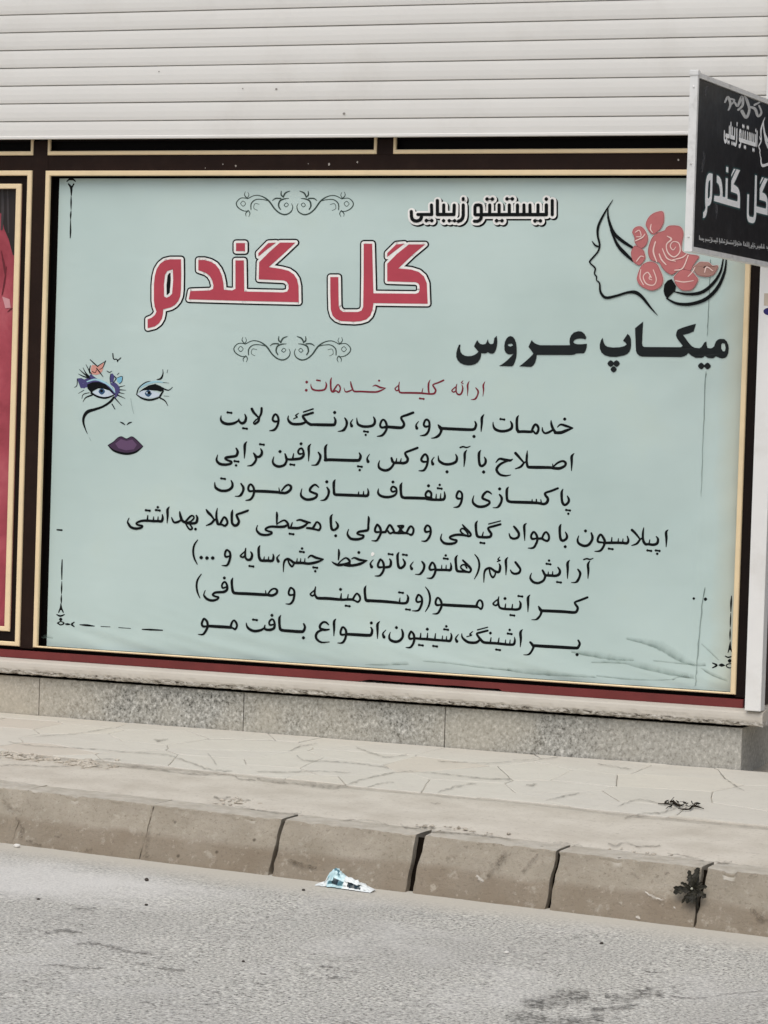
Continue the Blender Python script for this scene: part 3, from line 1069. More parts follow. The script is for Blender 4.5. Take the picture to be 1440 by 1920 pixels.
# ------------------------------------------------------------------ lettering from traced pen strokes
def parse(txt):
    x0 = y0 = 0.0
    s = 1.0
    mat = None
    out = []
    for ln in txt.strip().split('\n'):
        c, rest = ln[0], ln[2:]
        P = lambda x, y: (x0 + x / s, y0 + y / s)
        if c == 'W':
            x0, y0, s = map(float, rest.split())
        elif c == 'm':
            mat = rest.strip()
        elif c == 's':
            pts = []
            for q in rest.split(';'):
                x, y, ww = map(float, q.split())
                pts.append((*P(x, y), ww / s))
            out.append(('s', pts, mat))
        elif c == 'l':
            v = list(map(float, rest.split()))
            pts = [(*P(v[i], v[i + 1]), v[0] / s) for i in range(1, len(v), 2)]
            out.append(('l', pts, mat))
        elif c == 'd':
            x, y, ww = map(float, rest.split())
            out.append(('d', [(*P(x, y), ww / s)], mat))
        elif c == 'p':
            v = list(map(float, rest.split()))
            h = v[2] if len(v) > 2 else 21
            for sg in (-1, 1):
                out.append(('d', [(*P(v[0] + sg * h, v[1] + sg * 3), (26 if len(v) < 3 else 20) / s)], mat))
            out.append(('l', [(*P(v[0] - h, v[1] - 3), 17 / s), (*P(v[0] + h, v[1] + 3), 17 / s)], mat))
        elif c in 'gh':
            v = list(map(float, rest.split()))
            pts = [P(v[i], v[i + 1]) for i in range(0, len(v), 2)]
            if c == 'g':
                out.append(('g', [pts], mat))
            else:
                out[-1][1].append(pts)
    return out

def smooth_pts(pts, n=5):
    if len(pts) < 3:
        return pts
    q = []
    for i in range(len(pts) - 1):
        p0 = pts[max(0, i - 1)]; p1 = pts[i]; p2 = pts[i + 1]; p3 = pts[min(len(pts) - 1, i + 2)]
        for k in range(n):
            t = k / n
            v = []
            for j in range(len(p1)):
                a = 2 * p1[j]; b = p2[j] - p0[j]
                c = 2 * p0[j] - 5 * p1[j] + 4 * p2[j] - p3[j]
                d = -p0[j] + 3 * p1[j] - 3 * p2[j] + p3[j]
                v.append(0.5 * (a + b * t + c * t * t + d * t ** 3))
            v[2:] = [max(min(p1[2], p2[2]) * .9, v[2])] if len(v) > 2 else []
            q.append(tuple(v))
    q.append(pts[-1])
    return q

class Ink:
    """collects flat ink shapes; put(px, py, lift) places a photo pixel on its surface"""
    def __init__(self, put, lift=0.0, step=1.5e-5):
        self.bm = bmesh.new()
        self.put, self.lift, self.step = put, lift, step
        self.mi = 0

    def up(self):
        self.lift += self.step

    def poly(self, pts):
        try:
            f = self.bm.faces.new([self.bm.verts.new(self.put(x, y, self.lift)) for x, y in pts])
            f.material_index = self.mi
        except ValueError:
            pass

    def disc(self, x, y, r, n=14, sq=0.0):
        pts = []
        for k in range(n):
            a = 2 * math.pi * k / n
            rr = r * (1 - sq * abs(math.sin(2 * a)))
            pts.append((x + rr * math.cos(a), y + rr * math.sin(a)))
        self.poly(pts)
        self.up()

    def strip(self, pts, caps=True):
        L, Rr = [], []
        n = len(pts)
        for i, p in enumerate(pts):
            a = pts[max(0, i - 1)]; b = pts[min(n - 1, i + 1)]
            dx, dy = b[0] - a[0], b[1] - a[1]
            d = math.hypot(dx, dy) or 1e-6
            h = p[2] / 2
            nx, ny = -dy / d * h, dx / d * h
            L.append((p[0] + nx, p[1] + ny)); Rr.append((p[0] - nx, p[1] - ny))
        lv = [self.bm.verts.new(self.put(x, y, self.lift)) for x, y in L]
        rv = [self.bm.verts.new(self.put(x, y, self.lift)) for x, y in Rr]
        for i in range(n - 1):
            f = self.bm.faces.new((lv[i], lv[i + 1], rv[i + 1], rv[i]))
            f.material_index = self.mi
        self.up()
        if caps:
            for p in (pts[0], pts[-1]):
                if p[2] > 0.6:
                    self.disc(p[0], p[1], p[2] / 2, 10)

    def area(self, loops):
        flat3 = [[Vector((x, y, 0)) for x, y in lp] for lp in loops]
        allp = [p for lp in loops for p in lp]
        vs = [self.bm.verts.new(self.put(x, y, self.lift)) for x, y in allp]
        for t in tessellate_polygon(flat3):
            try:
                f = self.bm.faces.new([vs[i] for i in t])
                f.material_index = self.mi
            except ValueError:
                pass
        self.up()

    def draw(self, items, grow=0.0, dx=0.0, dy=0.0, mats=None, only=None):
        for kind, pts, mat in items:
            if only and mat != only:
                continue
            if mats:
                self.mi = mats.index(mat)
            if kind == 'g':
                lps = [[(x + dx, y + dy) for x, y in lp] for lp in pts]
                if grow < 1:
                    self.area(lps)
                else:
                    self.area(lps)
                    for lp in lps:
                        for i in range(len(lp)):
                            a, b = lp[i], lp[(i + 1) % len(lp)]
                            self.strip([(*a, grow * 2), (*b, grow * 2)], caps=False)
                            self.disc(a[0], a[1], grow, 12)
                continue
            q = [(x + dx, y + dy, ww + 2 * grow) for x, y, ww in pts]
            if kind == 'd':
                self.disc(q[0][0], q[0][1], q[0][2] / 2, 16, 0.12 if grow < 1 else 0)
            elif kind == 'l':
                for a, b in zip(q, q[1:]):
                    self.strip([a, b], caps=False)
                for a in q:
                    self.disc(a[0], a[1], a[2] / 2, 14)
            else:
                self.strip(smooth_pts(q))

def soft_marks(items, put, lift, grow=1.6, step=2e-5, crease=False):
    """cracks, marks and painted shade as thin strips whose attribute a fades to nothing at the sides and ends"""
    bm = bmesh.new()
    la = bm.verts.layers.float.new('a')
    k = 0
    for kind, pts, mat in items:
        if kind != 's':
            continue
        q = []
        for i, p in enumerate(smooth_pts([(x, y, ww * grow) for x, y, ww in pts], 8)):
            wob = 0 if crease else min(2.2, p[2] * .55)
            q.append((p[0] + wob * noise.noise(Vector((p[0] * .09, p[1] * .3, k + .5))), p[1] + wob * noise.noise(Vector((p[0] * .16, 7.7, k))), p[2]))
        n = len(q)
        rows = []
        for i, p in enumerate(q):
            a = q[max(0, i - 1)]; b = q[min(n - 1, i + 1)]
            d = math.hypot(b[0] - a[0], b[1] - a[1]) or 1e-6
            nx, ny = -(b[1] - a[1]) / d, (b[0] - a[0]) / d
            e = 0.0 if i in (0, n - 1) else 1.0
            j = 1 + (0.25 if crease else 0.8) * noise.noise(Vector((p[0] * .17, p[1] * .17, k)))
            e *= min(1, .75 + .6 * noise.noise(Vector((p[0] * .11, 3.3, k))))
            row = []
            for t, al in (((-.75, 0), (-.1, .4), (.36, 1), (.5, 0)) if crease else ((-.5, 0), (-.2, .85), (.2, .85), (.5, 0))):
                v = bm.verts.new(put(p[0] + nx * p[2] * t * j, p[1] + ny * p[2] * t * j, lift + k * step))
                v[la] = al * e
                row.append(v)
            rows.append(row)
        for r0, r1 in zip(rows, rows[1:]):
            for c in range(3):
                bm.faces.new((r0[c], r0[c + 1], r1[c + 1], r1[c]))
        k += 1
    return bm

# ------------------------------------------------------------------ levels measured from the photograph
def kt(x):                                    # top of the kerb: the street falls gently to the right
    return -0.335 - 0.0231 * (x - 1.1)

def kb(x):                                    # foot of the kerb
    return -0.5405 - 0.0235 * (x - 2.0)

KY, KYB = -1.80, -1.90                        # kerb top edge and battered foot

def zp(x, y):
    t = min(1.0, max(0.0, (-0.03 - y) / (1.66 - 0.03)))
    return (1 - t) * -0.277 + t * kt(x)

def put_pave(px, py, lift):
    z = -0.31
    for _ in range(6):
        d = ray(px, py)
        p = CAM + d * ((z - CAM.z) / d.z)
        z = zp(p.x, p.y)
    return Vector((p.x, p.y, z + lift))

def put_kerb(px, py, lift):
    p0 = Vector((2, KY, kt(2))); a = Vector((2, KYB, kb(2))) - p0; b = Vector((1, 0, -0.0233))
    n = b.cross(a).normalized()
    if n.y > 0:
        n = -n
    return hit(px, py, p0, n) + n * lift

def put_road(px, py, lift):
    n = Vector((0.0235, 0, 1)).normalized()
    return hit(px, py, Vector((2, -2, kb(2) + 0.004)), n) + n * lift

# ------------------------------------------------------------------ ground, road, pavement
def asphalt():
    M = Mat('worn_asphalt', 0.9, 0.25)
    X, Y, Z = M.xyz()
    grain = M.noise(95, 3, 0.7)
    c = M.ramp(grain, [(0.34, rgb(88, 86, 81)), (0.43, rgb(166, 163, 155)), (0.54, rgb(194, 191, 182)), (0.66, rgb(228, 225, 215))])
    chips = M.gray(M.voro(70), 0.10, 0.24, 1, 0)
    c = M.mix(M.math('MULTIPLY', chips, M.gray(M.noise(6, 2), 0.40, 0.60, 0.0, 0.85)), c, rgb(78, 75, 70))
    pit = M.gray(M.voro(34), 0.05, 0.11, 1, 0)
    c = M.mix(M.math('MULTIPLY', pit, M.gray(M.noise(4, 2), 0.45, 0.6, 0.1, 0.9)), c, rgb(66, 63, 58))
    big = M.noise(1.3, 4, 0.55)
    c = M.mix(M.gray(big, 0.42, 0.64, 0, 0.30), c, rgb(160, 157, 152))
    c = M.mix(M.gray(M.noise(2.3, 5, 0.6), 0.52, 0.7, 0, 0.4), c, rgb(214, 211, 205))
    # cement smear left of the frame, then the dusty gutter along the kerb foot
    v = M.t.nodes.new('ShaderNodeVectorMath'); v.operation = 'DISTANCE'
    mp = M.scaled(1, 2.0, 0)
    M.t.links.new(mp, v.inputs[0]); v.inputs[1].default_value = (1.45, -4.9, 0)
    e = M.math('ADD', v.outputs['Value'], M.math('MULTIPLY', M.noise(5, 4), 0.9))
    c = M.mix(M.gray(e, 0.75, 1.25, 0.7, 0), c, rgb(216, 213, 207))
    yy = M.math('ADD', Y, M.math('MULTIPLY', M.noise(3.2, 4), 0.22))
    c = M.mix(M.gray(yy, -2.10, -1.86, 0, 0.92), c, rgb(196, 190, 177))
    M.col(c)
    h = M.mix(0.5, grain, M.voro(130))
    M.bump(h, 0.55, 0.006)
    return M.m

def paving_mat():
    M = Mat('pale_crazy_paving', 0.75, 0.3)
    g = M.t.nodes.new('ShaderNodeNewGeometry')
    isl = g.outputs['Random Per Island']
    c = M.ramp(isl, [(0.0, rgb(202, 197, 185)), (0.3, rgb(207, 202, 190)), (0.55, rgb(203, 198, 187)), (0.8, rgb(209, 204, 191)), (1.0, rgb(201, 192, 178))])
    c = M.mix(M.gray(M.noise(7, 5, 0.65, M.scaled(1, 2, 1)), 0.45, 0.72, 0, 0.35), c, rgb(190, 184, 172))
    c = M.mix(M.gray(M.noise(60, 3), 0.58, 0.75, 0, 0.35), c, rgb(170, 165, 155))
    M.col(c)
    M.bump(M.noise(35, 4), 0.25, 0.004)
    return M.m

def concrete_mat(name, a, b, d, sc=1.0):
    M = Mat(name, 0.88, 0.25)
    n = M.noise(5 * sc, 5, 0.6)
    c = M.ramp(n, [(0.3, b), (0.62, a)])
    c = M.mix(M.gray(M.noise(70, 3, 0.7), 0.55, 0.74, 0, 0.5), c, d)
    pits = M.gray(M.voro(45), 0.03, 0.10, 1, 0)
    c = M.mix(M.math('MULTIPLY', pits, M.gray(M.noise(9, 2), 0.5, 0.62, 0, .8)), c, d)
    M.col(c)
    M.bump(M.noise(60, 4), 0.3, 0.004)
    return M.m

def kerb_mat():
    M = Mat('sandy_concrete_kerb', 0.9, 0.2)
    X, Y, Z = M.xyz()
    n = M.noise(6, 5, 0.6)
    c = M.ramp(n, [(0.3, rgb(160, 150, 133)), (0.65, rgb(177, 167, 151))])
    # grime line about half way up the face, wavering (height above the sloping foot)
    h = M.math('ADD', M.math('ADD', Z, M.math('MULTIPLY', X, 0.0235)), M.math('MULTIPLY', M.noise(2.6, 4, 0.6), 0.07))
    base = kb(2) + Z0 + 0.0235 * 2
    low = M.gray(h, base + 0.112, base + 0.134, 1, 0)
    c = M.mix(M.math('MULTIPLY', low, M.gray(M.noise(4, 3), 0.3, 0.6, 0.45, 0.85)), c, rgb(138, 124, 106))
    c = M.mix(M.gray(M.noise(11, 6, 0.7), 0.58, 0.72, 0, 0.5), c, rgb(134, 121, 103))
    c = M.mix(M.gray(M.noise(85, 3, 0.7), 0.56, 0.72, 0, 0.6), c, rgb(118, 107, 92))
    c = M.mix(M.gray(M.noise(40, 2), 0.66, 0.74, 0, 0.6), c, rgb(192, 182, 166))
    c = M.mix(M.gray(M.noise(2.7, 6, 0.7), 0.48, 0.64, 0, 0.4), c, rgb(146, 136, 121))
    c = M.mix(M.gray(M.noise(22, 5, 0.75), 0.56, 0.66, 0, 0.45), c, rgb(196, 187, 172))
    # trodden dusty top
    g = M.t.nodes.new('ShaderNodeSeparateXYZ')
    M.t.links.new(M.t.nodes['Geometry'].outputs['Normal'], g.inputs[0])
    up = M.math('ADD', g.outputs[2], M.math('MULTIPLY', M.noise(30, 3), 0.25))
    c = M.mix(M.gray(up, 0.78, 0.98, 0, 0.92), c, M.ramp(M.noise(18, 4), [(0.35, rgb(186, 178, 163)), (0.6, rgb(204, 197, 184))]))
    big = M.gray(M.voro(16), 0.06, 0.13, 1, 0)
    c = M.mix(M.math('MULTIPLY', big, M.gray(M.noise(5, 2), 0.5, 0.6, 0, .8)), c, rgb(84, 74, 62))
    M.col(c)
    b = M.bump(M.noise(38, 6, 0.78), 0.95, 0.010)
    M.bump(M.voro(55), 0.15, 0.004, b)
    return M.m

def granite():
    M = Mat('speckled_granite', 0.75, 0.35)
    sc = M.scaled(1, 1, 0.85, (0, R(35), 0))
    n = M.mix(0.4, M.noise(74, 3, 0.6, sc, 0.25), M.noise(150, 2, 0.6))
    c = M.ramp(n, [(0.36, rgb(74, 72, 67)), (0.44, rgb(142, 140, 132)), (0.54, rgb(176, 174, 166)), (0.63, rgb(222, 219, 211))])
    s2 = M.noise(150, 2, 0.6)
    c = M.mix(M.gray(s2, 0.58, 0.68, 0, 0.6), c, rgb(92, 89, 84))
    c = M.mix(M.gray(M.noise(1.6, 4), 0.46, 0.66, 0, 0.55), c, rgb(188, 181, 165))
    X, Y, Z = M.xyz()
    xx = M.math('ADD', X, M.math('MULTIPLY', M.noise(5, 4), 0.5))
    c = M.mix(M.gray(xx, 0.15, 0.62, 0.75, 0), c, rgb(192, 182, 164))
    c = M.mix(M.gray(xx, 2.5, 3.0, 0, 0.5), c, rgb(186, 181, 170))
    M.col(c)
    M.bump(n, 0.25, 0.003)
    return M.m

def sill_mat():
    M = Mat('pale_stone_sill', 0.75, 0.3)
    X, Y, Z = M.xyz()
    c = M.ramp(M.noise(4, 4), [(0.3, rgb(190, 182, 170)), (0.7, rgb(202, 195, 183))])
    # broken lower arris: dark flecks where the edge has spalled
    zz = M.math('ADD', Z, M.math('MULTIPLY', M.noise(7, 3, 0.6, M.scaled(1, 1, 0)), 0.012))
    band = M.gray(zz, -0.079 + Z0, -0.084 + Z0, 0, 1)
    fl = M.noise(60, 4, 0.7, M.scaled(0.55, 1, 1.3), 0.8)
    c = M.mix(band, c, M.ramp(fl, [(0.36, rgb(72, 66, 58)), (0.44, rgb(150, 142, 130)), (0.56, rgb(200, 194, 184)), (0.7, rgb(216, 211, 202))]))
    M.col(c)
    M.bump(M.noise(50, 4), 0.3, 0.004)
    return M.m

m_asphalt = asphalt()
m_paving = paving_mat()
m_conc = concrete_mat('smooth_pavement_concrete', rgb(204, 197, 184), rgb(186, 178, 164), rgb(150, 141, 127))
m_mortar = concrete_mat('grey_mortar', rgb(184, 177, 164), rgb(164, 157, 145), rgb(120, 113, 103), 3)
m_kerb = kerb_mat()
m_granite = granite()
m_sill = sill_mat()
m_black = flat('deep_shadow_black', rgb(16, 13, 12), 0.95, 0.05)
m_crack = veil('dark_crack', rgb(104, 97, 86), 0.66, 0.95, (55, 0.36, 0.62, 0.12))
m_crack2 = veil('asphalt_crack', rgb(92, 89, 84), 0.72, 0.95, (70, 0.38, 0.60, 0.1))
m_patch = veil('rough_dark_asphalt', rgb(104, 102, 97), 0.85, 0.95, (42, 0.42, 0.60, 0.15))
m_scuff = veil('kerb_scuff', rgb(104, 92, 77), 0.7, 0.95, (75, 0.40, 0.62, 0.1))
m_chipw = veil('pale_chip', rgb(226, 220, 208), 0.9, 0.9)

bm = bmesh.new()                               # earth far around, under everything
s = 260
vs = [bm.verts.new((x, y, kb(x) - 0.10 if abs(x) < 60 else kb(x) - 0.1)) for x, y in ((-s, -s), (s, -s), (s, s), (-s, s))]
bm.faces.new(vs)
struct(obj('ground', bm, concrete_mat('dusty_earth', rgb(176, 164, 146), rgb(150, 140, 124), rgb(120, 110, 96), 0.2)))

bm = bmesh.new()
def zr(x, y):
    return kb(x) + 0.004
vs = [bm.verts.new((x, y, zr(x, y))) for x, y in ((-60, -26), (60, -26), (60, -1.86), (-60, -1.86))]
bm.faces.new(vs)
struct(obj('road', bm, m_asphalt))

def sheet(x0, x1, ys, fz, nx):
    bm = bmesh.new()
    rows = [[bm.verts.new((x0 + (x1 - x0) * i / nx, y, fz(x0 + (x1 - x0) * i / nx, y))) for i in range(nx + 1)] for y in ys]
    for a, b in zip(rows, rows[1:]):
        for i in range(nx):
            bm.faces.new((a[i], a[i + 1], b[i + 1], b[i]))
    return bm

# mortar bed under the stones, then the concrete strip beside the kerb
bm = sheet(-9, 12, [-1.10, -0.6, 0.6], lambda x, y: zp(x, y) - 0.006, 12)
struct(obj('pavement_bed', bm, m_mortar))
struct(obj('joint_shade_strip', sheet(-9, 12, [-0.052, -0.020], lambda x, y: zp(x, y) - 0.0035, 10), flat('joint_contact_shade', rgb(92, 84, 74), .95, .1)))  # dark strip painting the contact shadow where the paving meets the plinth
def cz(x, y):
    return zp(x, y) + 0.0035 * noise.noise(Vector((x * 2.1, y * 3, 0)))
bm = bmesh.new()
NX = 420
rows = []
for r in range(9):
    row = []
    for i in range(NX + 1):
        x = -9 + 21 * i / NX
        yb_ = -1.022 + 0.034 * noise.noise(Vector((x * 2.2, 3, 1))) + 0.022 * noise.noise(Vector((x * 11, 5, 1)))
        yf_ = -1.652 + 0.006 * noise.noise(Vector((x * 9, 8, 1)))
        y = yb_ + (yf_ - yb_) * r / 8
        row.append(bm.verts.new((x, y, cz(x, y) - (0.012 if r in (0, 8) else 0))))
    rows.append(row)
for a, b in zip(rows, rows[1:]):
    for i in range(NX):
        bm.faces.new((a[i], a[i + 1], b[i + 1], b[i]))
struct(obj('pavement', bm, m_conc, smooth=True))

# irregular flat stones (crazy paving): clipped cells of scattered seeds
def clip(poly, p, n):
    out = []
    for i in range(len(poly)):
        a, b = poly[i], poly[(i + 1) % len(poly)]
        da = (a[0] - p[0]) * n[0] + (a[1] - p[1]) * n[1]
        db = (b[0] - p[0]) * n[0] + (b[1] - p[1]) * n[1]
        if da <= 0:
            out.append(a)
        if da * db < 0:
            t = da / (da - db)
            out.append((a[0] + (b[0] - a[0]) * t, a[1] + (b[1] - a[1]) * t))
    return out

rnd = random.Random(11)
seeds = []
gx, gy = 0.36, 0.27
for i in range(-14, 24):
    for j in range(-1, 5):
        seeds.append((i * gx + rnd.uniform(-.17, .17) + (j % 2) * .18, -0.10 - j * gy + rnd.uniform(-.12, .12)))
bm = bmesh.new()
for sx, sy in seeds:
    poly = [(sx - .6, sy - .6), (sx + .6, sy - .6), (sx + .6, sy + .6), (sx - .6, sy + .6)]
    for ox, oy in seeds:
        d = math.hypot(ox - sx, oy - sy)
        if 1e-6 < d < 1.0:
            n = ((ox - sx) / d, (oy - sy) / d)
            g = 0.0014
            poly = clip(poly, ((sx + ox) / 2 - n[0] * g, (sy + oy) / 2 - n[1] * g), n)
    poly = clip(poly, (0, -0.0345 - .004 * rnd.random()), (0, 1))
    yl = -1.035 + 0.03 * noise.noise(Vector((sx * 2.2, 3, 1)))
    poly = clip(poly, (0, yl + 0.012), (0, -1))
    if len(poly) < 3:
        continue
    # wander the edges a little
    fine = []
    for i in range(len(poly)):
        a, b = poly[i], poly[(i + 1) % len(poly)]
        L = math.hypot(b[0] - a[0], b[1] - a[1])
        k = max(1, int(L / .05))
        for q in range(k):
            t = q / k
            x, y = a[0] + (b[0] - a[0]) * t, a[1] + (b[1] - a[1]) * t
            j = 0.004
            fine.append((x + j * noise.noise(Vector((x * 20, y * 20, 2))), y + j * noise.noise(Vector((x * 20, y * 20, 9)))))
    if len(fine) < 3:
        continue
    tx, ty = rnd.uniform(-.004, .004), rnd.uniform(-.005, .005)
    hh = rnd.uniform(-.0010, .0008)
    lo = [bm.verts.new((x, y, zp(x, y) - 0.012)) for x, y in fine]
    hi0 = [bm.verts.new((x, y, zp(x, y) + hh + tx * (x - sx) + ty * (y - sy) - 0.002)) for x, y in fine]
    cxm = sum(p[0] for p in fine) / len(fine); cym = sum(p[1] for p in fine) / len(fine)
    hi = []
    for x, y in fine:
        d = math.hypot(x - cxm, y - cym) or 1
        x2, y2 = x - (x - cxm) / d * .004, y - (y - cym) / d * .004
        hi.append(bm.verts.new((x2, y2, zp(x2, y2) + hh + tx * (x2 - sx) + ty * (y2 - sy))))
    n = len(fine)
    for i in range(n):
        bm.faces.new((lo[i], lo[(i + 1) % n], hi0[(i + 1) % n], hi0[i]))
        bm.faces.new((hi0[i], hi0[(i + 1) % n], hi[(i + 1) % n], hi[i]))
    bm.faces.new(hi)
struct(obj('crazy_paving', bm, m_paving))

struct(obj('pavement_cracks', soft_marks(parse(TXT['pave']), put_pave, 0.0026), m_crack, recalc=False))
struct(obj('road_cracks', soft_marks(parse(TXT['road']), put_road, 0.0015), m_crack2, recalc=False))
struct(obj('road_rough_patch', soft_marks(parse(TXT['roadpatch']), put_road, 0.0008, 1.3), m_patch, recalc=False))

# crumbs of broken mortar where the paving edge has failed
rb = random.Random(5)
bm = bmesh.new()
for k in range(150):
    if k < 95:
        px = rb.choice((rb.gauss(40, 26), rb.gauss(165, 20), rb.uniform(0, 220)))
        py = 1416 + px * .098 + rb.gauss(0, 4)
        r = rb.uniform(.004, .013)
    else:
        px = rb.choice((rb.gauss(440, 22), rb.uniform(780, 960), rb.uniform(1130, 1260)))
        py = 1524 + (px - 540) * .1265 - 8 + rb.gauss(0, 2.5) if px > 700 else 1503 + rb.gauss(0, 4)
        r = rb.uniform(.003, .008)
    c = put_pave(px, py, r * .25)
    b2 = bmesh.new()
    bmesh.ops.create_icosphere(b2, subdivisions=2, radius=r)
    ax = Vector((rb.uniform(.8, 1.7), rb.uniform(.7, 1.3), rb.uniform(.4, .8)))
    sd_ = Vector((k * 3.1, k * 1.7, 0))
    for v in b2.verts:
        v.co *= 1 + .45 * noise.noise(v.co / r * 1.4 + sd_)
        v.co = Vector((v.co.x * ax.x, v.co.y * ax.y, v.co.z * ax.z)) + c
    me = bpy.data.meshes.new('tmp'); b2.to_mesh(me); b2.free(); bm.from_mesh(me); bpy.data.meshes.remove(me)
o = struct(obj('mortar_rubble', bm, concrete_mat('crumbled_mortar', rgb(200, 192, 178), rgb(170, 160, 145), rgb(120, 110, 97), 6)), 'stuff')
tag(o, 'crumbs of broken mortar along the edge of the paving', 'rubble')

# ------------------------------------------------------------------ kerb stones
def kerb_bm(x0, x1, seed, g0, g1, rough=1.0):
    bm = bmesh.new()
    prof = [(-1.656, 0.0), (-1.70, 0.001), (-1.745, 0.001), (-1.785, 0.0), (-1.797, -0.0015), (-1.8010, -0.0055), (-1.803, -0.014)]
    for t in (.16, .28, .4, .52, .64, .76, .88, 1.0):
        prof.append((KY + (KYB - KY) * t, t))      # t marks face rows
    prof.append((KYB - .004, 1.25))
    N = 44
    rows = []
    for i in range(N + 1):
        u = i / N
        row = []
        for y, h in prof:
            x = x0 + (x1 - x0) * u
            if h > 0.05:
                z = kt(x) + (kb(x) - kt(x)) * h
            else:
                z = kt(x) + h
            hf = min(1, max(0, h))
            # wedge-shaped joints: gaps g = (top, foot)
            a = g0[0] + (g0[1] - g0[0]) * hf
            b = g1[0] + (g1[1] - g1[0]) * hf
            e = 0.0075 * noise.noise(Vector((seed * 3.1, z * 40, y * 25)))
            x = (x0 + a / 2 + e) + ((x1 - b / 2 + e * .8) - (x0 + a / 2 + e)) * u
            nz = noise.fractal(Vector((x * 7, z * 9, seed)), 1.0, 2.0, 4)
            n2 = noise.noise(Vector((x * 38, z * 38, y * 38)))
            yy = y + rough * (0.0045 * nz + 0.0028 * n2) * (1 if h < -.001 or h > .05 else 0.2)
            zz = z + rough * 0.0018 * n2
            edge = min(u, 1 - u) * (x1 - x0)
            if edge < 0.012:
                yy += (0.012 - edge) * 0.35 * (1 if h < -.001 or h > .05 else 0)
            if -0.03 < h < 0.001 and y < -1.76:
                ch = noise.noise(Vector((x * 13, seed, 4)))
                if ch > 0.36:
                    zz -= min(.009, (ch - .36) * 0.035 * rough)
                    yy += min(.009, (ch - .36) * 0.035 * rough)
            row.append(bm.verts.new((x, yy, zz)))
        rows.append(row)
    for a, b in zip(rows, rows[1:]):
        for k in range(len(prof) - 1):
            bm.faces.new((a[k], b[k], b[k + 1], a[k + 1]))
    for row, x in ((rows[0], 0), (rows[-1], 1)):
        back = [bm.verts.new((v.co.x, -1.656, v.co.z)) for v in row[1:]]
        ch = [row[0]] + back
        for k in range(len(prof) - 1):
            vs = [ch[k], row[k], row[k + 1], ch[k + 1]] if k else [row[0], row[1], back[0]]
            bm.faces.new(vs)
    return bm

xs = [0.5, 1.0, 1.502, 1.996, 2.503, 2.992, 3.491, 3.995]
gaps = [(.0, .0), (.0, .0), (.0, .004), (.018, .012), (.031, .026), (.015, .017), (.020, .006), (.006, .006)]
klab = ['broken mortar smeared kerb stone at the left edge of the frame',
        'kerb stone with lumpy mortar on its foot, just left of the hairline kerb joint',
        'clean kerb stone between the hairline joint and the first open black joint',
        'kerb stone with a crumpled blue and white wrapper lying at its foot',
        'kerb stone with a slanting scrape and small holes, right of the widest black joint',
        'pitted kerb stone immediately left of the dark weed',
        'kerb stone immediately right of the dark weed, cut by the frame']
for i in range(7):
    o = obj('kerb_stone', kerb_bm(xs[i], xs[i + 1], i + 1.0, gaps[i], gaps[i + 1], 2.6 if i == 0 else (1.5 if i == 1 else 1.0)), m_kerb, smooth=32)
    origin(o, ((xs[i] + xs[i + 1]) / 2, -1.78, kb((xs[i] + xs[i + 1]) / 2)))
    tag(o, klab[i], 'kerb stone', 'concrete kerb stones along the road')
bm = bmesh.new()
for x0 in [-9 + .5 * k for k in range(19)] + [3.995 + .5 * k for k in range(16)]:
    b2 = kerb_bm(x0, x0 + .5, x0 * 3 + 40, (.01, .008), (.01, .008))
    me = bpy.data.meshes.new('tmp'); b2.to_mesh(me); b2.free(); bm.from_mesh(me); bpy.data.meshes.remove(me)
struct(obj('kerb_continuation', bm, m_kerb, smooth=32))
bm = bmesh.new()
vs = [bm.verts.new(p) for p in ((-9, KY + .030, kt(-9) - .012), (12, KY + .030, kt(12) - .012), (12, KYB + .028, kb(12) - .02), (-9, KYB + .028, kb(-9) - .02))]
bm.faces.new(vs)
struct(obj('kerb_joint_shade', bm, flat('joint_void_black', rgb(24, 19, 14), 0.95, .05)))  # near-black sheet: shade of the open joints put in as colour

KM = parse("""
W 480 1380 3
s 1300 800 20; 1350 740 34; 1415 655 28
s 1075 685 10; 1090 690 12; 1100 692 6
s 1185 622 8; 1188 628 12; 1192 634 6
s 1025 718 8; 1030 722 12; 1036 726 6
s 170 700 10; 250 730 26; 350 745 12
s 190 690 6; 215 710 14; 260 720 10
s 300 730 6; 310 740 16; 340 750 6
W 960 1420 3
s 60 650 10; 100 605 18; 150 545 8
s 640 660 5; 680 660 12; 720 690 6
s 1340 665 10; 1360 672 22; 1390 662 8
s 860 660 6; 880 650 10; 890 660 4
s 1340 860 10; 1400 900 40; 1440 920 30
W 0 1320 3
s 10 540 10; 60 580 24; 120 610 12
s 90 640 8; 130 700 16; 120 760 18
s 150 770 10; 200 790 14; 240 800 8
s 310 745 6; 335 750 14; 352 730 6
s 470 830 6; 510 825 12; 530 810 6
s 860 570 5; 850 650 9; 838 740 12; 830 810 16; 828 850 10
s 790 855 6; 825 860 14; 845 858 6
""")
struct(obj('kerb_scuffs', soft_marks(KM, put_kerb, 0.0065), m_scuff, recalc=False))
KW = parse("""
W 480 1380 3
s 1240 790 8; 1265 808 16; 1290 825 8
W 960 1420 3
s 750 760 5; 800 790 10; 860 808 6
s 700 900 6; 715 905 10; 725 912 4
s 910 845 4; 916 850 8; 920 855 4
""")
struct(obj('kerb_chips', soft_marks(KW, put_kerb, 0.007), m_chipw, recalc=False))

